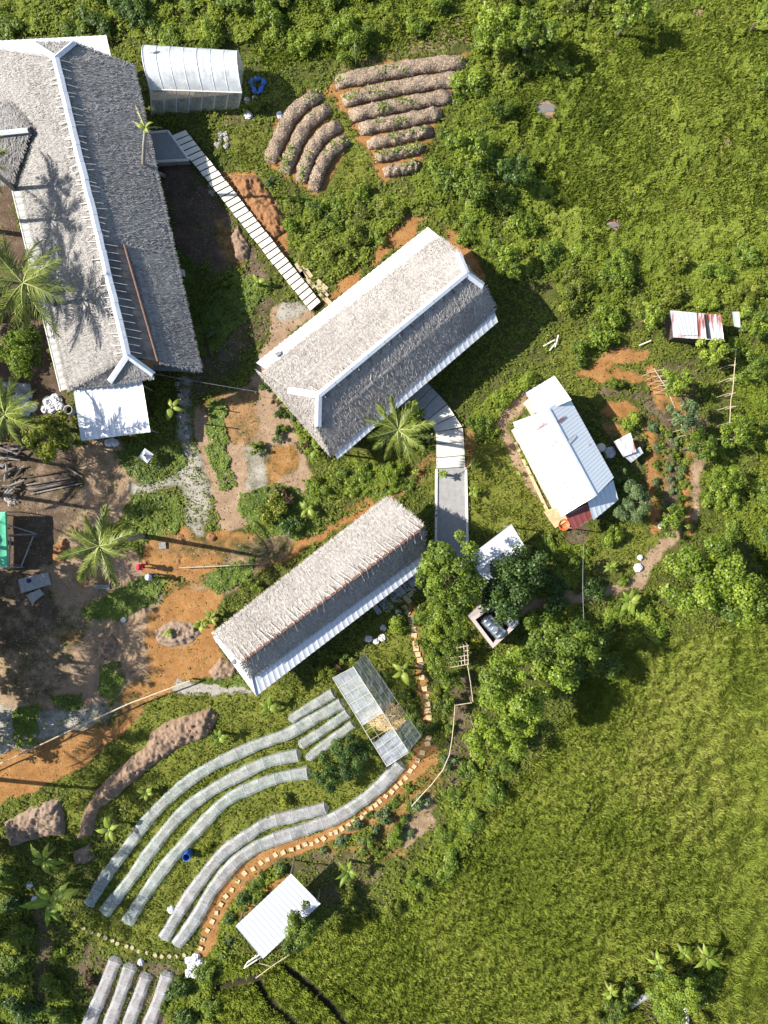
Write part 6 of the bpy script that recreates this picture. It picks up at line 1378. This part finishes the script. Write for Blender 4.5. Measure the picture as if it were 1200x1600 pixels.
# ------------------------------------------------------------------ small things
def lump(name, px, py, r, mat, label, cat, group=None, z=0, h=.5, seed=0, el=1.0, ang=0):
    rr_ = np.random.default_rng(seed + int(px * 7 + py)); mb = MB(); n, m_ = 14, 8; q = rr_.random((n, m_ + 1))
    def fn(u, v):
        a = 2 * math.pi * u; i = int(round(u * n)) % n; j = int(round(v * m_)); ph = math.pi * .5 * v; k = 1 + .35 * (q[i, j] - .5) if 0 < j else 1
        return Vector((r * el * math.cos(a) * math.cos(ph) * k, r * math.sin(a) * math.cos(ph) * k, h * math.sin(ph) * (.8 + .3 * q[i, j]) - .05))
    mb.grid(fn, n, m_); o = mb.build(name, M[mat]); o.location = G(px, py, z); o.rotation_euler = (0, 0, ang); return tag(o, label, cat, group)
for i, (x, y, r) in enumerate(((296, 1500, .3), (306, 1497, .34), (312, 1504, .3), (300, 1509, .28), (311, 1514, .3), (295, 1520, .28), (304, 1522, .26), (316, 1518, .26))):
    lump('white_sack', x, y, r, 'sack', 'crumpled white sack in the pile beside the start of the orange path', 'sack', 'sacks by the orange path', h=.35, seed=i, el=1.3, ang=i)
for i, (x, y, r) in enumerate(((30, 622, .4), (42, 618, .42), (36, 632, .45), (48, 636, .42), (40, 645, .35), (76, 628, .4), (88, 624, .42), (82, 637, .42), (94, 636, .36), (72, 640, .3), (36, 655, .3))):
    lump('white_sack', x, y, r, 'sack', 'dirty white sack heaped under the left eave of the long thatched building', 'sack', 'sacks beside the long building', h=.45, seed=20 + i, el=1.2, ang=i)
for x, y, r, l_ in ((386, 157, .25, 'white rag just below the blue tarp, left of the leafy shrub'), (388, 180, .34, 'white bundle below the leafy shrub by the net greenhouse'), (398, 154, .2, 'small white rag just under the blue tarp, right one'), (437, 180, .28, 'white sheet scrap at the outer end of the left straw bed'), (46, 1382, .28, 'white rag at lower left, upper one between banana plants'), (54, 1405, .24, 'white rag at lower left, lower one beside the largest banana plant'),
                   (267, 1421, .3, 'white bag beside the pale curved tunnel'), (220, 1503, .25, 'white jug on grass above the straight tunnels'), (1000, 871, .22, 'white bag on grass left of the earth path'), (997, 887, .34, 'white cloth bundle on grass beside the earth path'), (149, 887, .2, 'white scrap under the yard palm'), (193, 968, .22, 'white stone on the grass edge of the dirt road'), (1033, 822, .25, 'pale bundle below the fine leaved tree'), (545, 1390, .26, 'white jug under the banana plant right of the small shed'),
                   (622, 957, .3, 'white bundle on the edge of the small slabs'), (599, 981, .26, 'pale round pot on the small lawn, upper right'), (576, 998, .3, 'pale round pot on the small lawn, leftmost'), (588, 1002, .26, 'pale round pot on the small lawn, middle'), (597, 996, .3, 'pale pot on the small lawn with a stick beside it'), (953, 707, .45, 'white sack pile beside the cream lid at the white house'), (1008, 505, .3, 'x')):
    if l_ != 'x': lump('white_bundle', x, y, r, 'sack', l_, 'bundle', h=.3, seed=3)
for i in range(12): lump('rubble_stone', 342 + rnd.uniform(-6, 14), 212 + rnd.uniform(-6, 20), rnd.uniform(.12, .24), 'rubble', 'pale rubble stone in the heap right of the boardwalk top', 'stone', 'rubble by the boardwalk top', h=.2, seed=i)
for i in range(9): lump('rubble_stone', 15 + rnd.uniform(-6, 14), 782 + rnd.uniform(-10, 14), rnd.uniform(.1, .24), 'rubble', 'pale stone lying below the grey wood heap', 'stone', 'stones below the wood heap', h=.2, seed=40 + i)
for i in range(10): lump('rubble_stone', 330 + rnd.uniform(-8, 8), 295 + rnd.uniform(-6, 12), rnd.uniform(.1, .2), 'rubble', 'pale stone on the left flank of the boardwalk', 'stone', 'stones left of the boardwalk', h=.18, seed=60 + i)
def drum(px, py, r, h, mat, label, name='barrel', cat='barrel', inner='black', z=0):
    g = G(px, py, h); root = empty(name, (g.x, g.y, z), label, cat); mb = MB()
    mb.lathe((0, 0, 0), [(r * .92, 0), (r, h * .08), (r, h * .3), (r * 1.05, h * .33), (r, h * .37), (r, h * .63), (r * 1.05, h * .67), (r, h * .7), (r * .98, h * .97), (r * 1.02, h), (r * .9, h), (r * .88, h * .9), (r * .86, h * .5)], 20); mb.build('shell', M[mat], root, world=False, smooth=True)
    mb = MB(); mb.lathe((0, 0, h * .5), [(r * .87, 0), (.001, 0.001)], 20); mb.build('contents', M[inner], root, world=False)
drum(291, 1340, .30, .85, 'blue_plastic', 'blue open topped barrel between the curved net tunnels', inner='navy_plastic')
drum(937, 925, .32, .8, 'navy_plastic', 'dark navy barrel standing on the shaded earth path')
drum(106, 640, .34, .8, 'white_edge', 'white rimmed open drum beside the white lean-to roof')
def lid_tank():
    g = G(941, 699, 1.2); root = empty('water_jar', (g.x, g.y, 0), 'round cream lidded water jar at the right eave of the white house', 'water jar'); mb = MB()
    mb.lathe((0, 0, 0), [(.3, 0), (.33, .1), (.33, 1.05), (.30, 1.12)], 20); mb.build('body', M['cream_plastic'], root, world=False, smooth=True)
    mb = MB(); mb.lathe((0, 0, 1.1), [(.30, 0), (.30, .05), (.26, .08), (.001, .1)], 20); mb.build('lid', M['cream_plastic'], root, world=False)
lid_tank()
mb = MB(); mb.lathe(G(880, 820, 0), [(.30, 0), (.42, .3), (.46, .32), (.40, .3), (.28, .06), (.001, .05)], 20); o = mb.build('wash_tub', M['orange_plastic'], smooth=True); tag(o, 'orange wash tub on the slab under the red brown porch', 'tub')
# blue tarp, crumpled into a ring
mb = MB(); c_ = G(403, 134, 0)
def ring(u, v):
    a = 2 * math.pi * u; b = 2 * math.pi * v; w_ = .17 * (1 + .4 * math.sin(a * 5) + .25 * math.sin(a * 11 + b)); rr_ = .46 + .07 * math.sin(3 * a); return c_ + Vector(((rr_ + w_ * math.cos(b)) * math.cos(a), (rr_ * 1.1 + w_ * math.cos(b)) * math.sin(a), .12 + w_ * .7 * math.sin(b) * (1 + .3 * math.sin(9 * a))))
mb.grid(ring, 60, 10); tag(mb.build('tarpaulin', M['blue_tarp']), 'crumpled blue tarpaulin ring on bare soil right of the net greenhouse', 'tarp')
# small white pyramid canopy
def small_canopy():
    g = G(228, 712, 1.3); root = empty('small_canopy', (g.x, g.y, 0), 'small white square pyramid canopy on the grass below the lean-to', 'canopy', rz=R(10)); z = 1.25; s_ = .58
    C = [Vector((0, -s_, z)), Vector((s_, 0, z)), Vector((0, s_, z)), Vector((-s_, 0, z))]; t = Vector((0, 0, z + .42)); mb = MB()
    for i in range(4):
        a, b = C[i], C[(i + 1) % 4]; mb.grid(lambda u, v: a.lerp(b, u).lerp(t, v * .86) - Vector((0, 0, .06 * math.sin(math.pi * v))), 6, 6)
    mb.build('cover', M['sack'], root, world=False)
    mb = MB(); mb.tube([(0, 0, z + .3), (0, 0, z + .42)], .09, 8); mb.build('cap', M['black'], root, world=False)
    for c in C: mb = MB(); mb.tube([c * .95, (c.x * .95, c.y * .95, -.1)], .025, 6); mb.build('leg', M['grey_steel'], root, world=False)
small_canopy()
# loose sheets, planks and poles in the yard
for q, l_, zz in (([(28, 905), (75, 894), (80, 913), (33, 927)], 'larger translucent roofing sheet lying on the dirt below the steel frame', .12), ([(41, 930), (62, 920), (69, 928), (50, 943)], 'smaller translucent roofing sheet lying beside the larger one', .06)):
    mb = MB(); p = [G(*t, zz) for t in q]; corr(mb, p[3], p[2], p[1], p[0], .3, .02); o = mb.build('roofing_sheet', M['clear_strip'] if False else M['eave_metal_dull'] if 'eave_metal_dull' in M else M['grey_slab']); tag(o, l_, 'roofing sheet')
lump('purple_cloth', 45, 907, .2, 'navy_cloth', 'dark purple cloth on the larger roofing sheet', 'cloth', z=.15, h=.15)
plank('wooden_board', (147, 917), (171, 917), .35, .1, 'grey_wood', 'pale weathered board lying under the yard palm', 'board', None)
plank('wooden_board', (248, 853), (259, 852), .5, .15, 'grey_wood', 'short grey board at the lower left of the gravel path', 'board', None)
for i, (a, b) in enumerate((((42, 746), (103, 736)), ((41, 758), (110, 747)), ((45, 768), (118, 752)), ((48, 772), (128, 755)), ((52, 763), (116, 749)), ((104, 731), (129, 745)), ((102, 742), (114, 747)), ((44, 765), (106, 755)))):
    A, B = G(*a, .12 + .06 * (i % 3)), G(*b, .14 + .05 * (i % 3)); mb = MB(); mb.tube([A, B], [.07, .05], 6); tag(mb.build('wooden_pole', M['grey_wood'] if i % 2 else M['darkwood']), 'long thin pole in the loose stack on the shaded dirt left of the lean-to', 'pole', 'stacked poles in the yard')
for i in range(46):
    x, y = rnd.uniform(-8, 30), rnd.uniform(692, 775); a = rnd.gauss(.35, .6); l = rnd.uniform(.5, 1.4); A = G(x, y, rnd.uniform(.1, .5)); d = Vector((math.cos(a), math.sin(a), rnd.uniform(-.1, .1))) * l / 2
    mb = MB(); mb.tube([A - d, A + d], [rnd.uniform(.06, .1), rnd.uniform(.05, .09)], 6); tag(mb.build('firewood_log', M['grey_wood'] if i % 3 else M['darkwood']), 'grey split log in the wood heap at the left edge', 'log', 'wood heap at the left edge')
mb = MB(); mb.grid(lambda u, v: G(2 + 46 * u, 596 + 16 * v + 4 * u, .5 + .12 * math.sin(9 * u) * math.sin(6 * v)), 12, 8); tag(mb.build('grey_tarp', M['concrete']), 'dark grey tarp spread above the white sacks at the left edge', 'tarp')
for i, (x, y) in enumerate(((180, 692), (176, 690), (170, 692))): lump('white_pot', x, y, .3, 'sack', 'pale bundle tucked under the lower edge of the white lean-to', 'bundle', 'bundles under the lean-to', h=.4, seed=i)
for i, (x, y, a) in enumerate(((1008, 536, .4), (858, 536, .5), (865, 540, .9), (870, 533, 1.3))):
    A = G(x, y, .2); d = Vector((math.cos(a), math.sin(a), 0)) * .5; mb = MB(); mb.tube([A - d, A + d], .06, 6); tag(mb.build('cut_log', M['bleached']), 'pale cut branch lying on the grass edge of the roof shadow' if i else 'pale branch left of the low rusted shed', 'branch', 'cut branches by the roof shadow' if i else None)
# grey ditch wall at the bottom right
def ditch_wall():
    root = empty('ditch_wall', G(1020, 1560, 0), 'low grey curved concrete edge of the ditch at the bottom edge', 'wall')
    P = [(985, 1572), (1000, 1562), (1018, 1553), (1030, 1552)]; mb = MB(); mb.tube([G(x, y, .25) for x, y in P], .22, 6); mb.build('upper_edge', M['concrete'], root)
    mb = MB(); mb.tube([G(1068, 1570, .3), G(1072, 1590, .3), G(1070, 1640, .3)], .22, 6); mb.build('side_edge', M['white_edge'], root)
ditch_wall()

# ------------------------------------------------------------------ people
def person(px, py, label, shirt, trousers, hat, face, stride=.12, arms=(.3, -.15)):
    g = G(px, py, 1.5); root = empty('person', (g.x, g.y, 0), label, 'person', None, face)
    def skin(name, verts, edges, radii, mat, rootv=0):
        me = bpy.data.meshes.new(name); me.from_pydata(verts, edges, []); o = bpy.data.objects.new(name, me); COL.objects.link(o); o.parent = root
        md = o.modifiers.new('skin', 'SKIN'); me.skin_vertices.new() if hasattr(me.skin_vertices, 'new') and len(me.skin_vertices) == 0 else None
        if len(me.skin_vertices):
            for i, r in enumerate(radii): me.skin_vertices[0].data[i].radius = (r, r) if not isinstance(r, tuple) else r; me.skin_vertices[0].data[i].use_root = (i == rootv)
        md.use_smooth_shade = True; s_ = o.modifiers.new('sub', 'SUBSURF'); s_.levels = 1; s_.render_levels = 1; me.materials.append(M[mat]); return o
    V = [(0, 0, .92), (0, 0, 1.12), (0, 0, 1.34), (0, 0, 1.44), (.01, 0, 1.52), (.02, 0, 1.62)]; E = [(0, 1), (1, 2), (2, 3), (3, 4), (4, 5)]; Rr = [(.15, .11), (.13, .10), (.15, .11), .055, .085, .08]
    def add(p, par, r): V.append(p); E.append((par, len(V) - 1)); Rr.append(r); return len(V) - 1
    for s_ in (-1, 1):
        st = stride * s_; h = add((0, .09 * s_, .86), 0, .085); k = add((st * .6 + .03, .10 * s_, .48), h, .058); a = add((st, .10 * s_, .08), k, .04); add((st + .16, .11 * s_, .035), a, .035)
        ar = arms[0] if s_ < 0 else arms[1]; sh = add((0, .19 * s_, 1.37), 2, .055); el = add((.05 + ar * .3, .25 * s_, 1.11), sh, .042); wr = add((.12 + ar, .24 * s_, .90 + abs(ar) * .25), el, .028); pm = add((.16 + ar * 1.1, .235 * s_, .83 + abs(ar) * .25), wr, .03)
        bx, by, bz = V[pm]
        for q, (dx, ln) in enumerate(((-.028, .075), (-.009, .085), (.010, .08), (.028, .065))):
            f1 = add((bx + dx, by, bz - .035), pm, .009); f2 = add((bx + dx * 1.1 + .008, by - .008 * s_, bz - .035 - ln * .5), f1, .008); add((bx + dx * 1.1 + .02, by - .02 * s_, bz - .035 - ln), f2, .007)
        t1 = add((bx + .045, by - .02 * s_, bz + .005), pm, .010); add((bx + .062, by - .03 * s_, bz - .045), t1, .008)
    skin('body', V, E, Rr, 'skin')
    skin('shirt', [V[0], (0, 0, 1.12), (0, 0, 1.33), (0, -.19, 1.37), (0, .19, 1.37), (.05 + arms[0] * .18, -.24, 1.2), (.05 + arms[1] * .18, .24, 1.2)], [(0, 1), (1, 2), (2, 3), (2, 4), (3, 5), (4, 6)], [(.17, .13), (.155, .12), (.17, .13), .075, .075, .065, .065], shirt)
    skin('trousers', [(0, 0, .95), (0, -.09, .86), (0, .09, .86), (-stride * .6 + .03, -.10, .48), (stride * .6 + .03, .10, .48), (-stride, -.10, .14), (stride, .10, .14)], [(0, 1), (0, 2), (1, 3), (2, 4), (3, 5), (4, 6)], [(.165, .13), .105, .105, .08, .08, .06, .06], trousers)
    mb = MB(); mb.lathe((.02, 0, 1.60), [(.098, -.02), (.105, .03), (.085, .085), (.045, .115), (.001, .12)], 16); mb.build('hair', M['hair'], root, world=False, smooth=True)
    mb = MB(); mb.lathe((.02, 0, 1.665), [(.235, -.01), (.24, 0), (.13, .03), (.115, .09), (.07, .115), (.001, .12)], 20); mb.build('hat', M[hat], root, world=False, smooth=True)
    mb = MB(); mb.lathe((.107, 0, 1.575), [(.012, -.02), (.016, 0), (.004, .03)], 6); mb.build('nose', M['skin'], root, world=False)
    for s_ in (-1, 1): mb = MB(); mb.lathe((.098, .032 * s_, 1.60), [(.001, -.008), (.010, 0), (.001, .008)], 8); mb.build('eye', M['black'], root, world=False)
person(218, 886, 'person in red shirt and red hat standing in the dirt yard near the palm', 'red_cloth', 'red_cloth', 'red_cloth', R(200), .1)
person(232, 902, 'person in pale blue shirt and white hat standing on the yard grass', 'pale_cloth', 'navy_cloth', 'sack', R(20), .14)

# pieces fixed to a part hang under that part
SUB = {'ridge_cap': ('thatched_roof', 'west_roof_sheet'), 'hip_cap': ('thatched_roof',), 'ridge_tie': ('thatched_roof',), 'ridge_stick': ('thatched_roof',), 'ridge_binding': ('thatched_roof',), 'wing_ridge_cap': ('wing_roof',), 'skylight_batten': ('skylight_sheet',), 'skylight_purlin': ('skylight_sheet',),
       'roof_vent': ('eave_sheet',), 'eave_gutter': ('eave_sheet',), 'rusty_sheet': ('west_roof_sheet',), 'tank_lid': ('tank_shell',), 'seedlings': ('straw_mulch',), 'newer_roof_sheet': ('roof_sheet',), 'roof_gap_sheet': ('roof_sheet',), 'roof_tie': ('net_roof',), 'lid': ('body',), 'cap': ('cover',), 'nose': ('body',), 'eye': ('body',), 'edge': ('slab',)}
base = lambda o: o.name.split('.')[0]
for root in [o for o in SC.objects if o.parent is None and o.children]:
    kids = list(root.children); by = {}
    for k in kids: by.setdefault(base(k), k)
    for k in kids:
        for t in SUB.get(base(k), ()):
            if t in by: k.parent = by[t]; break
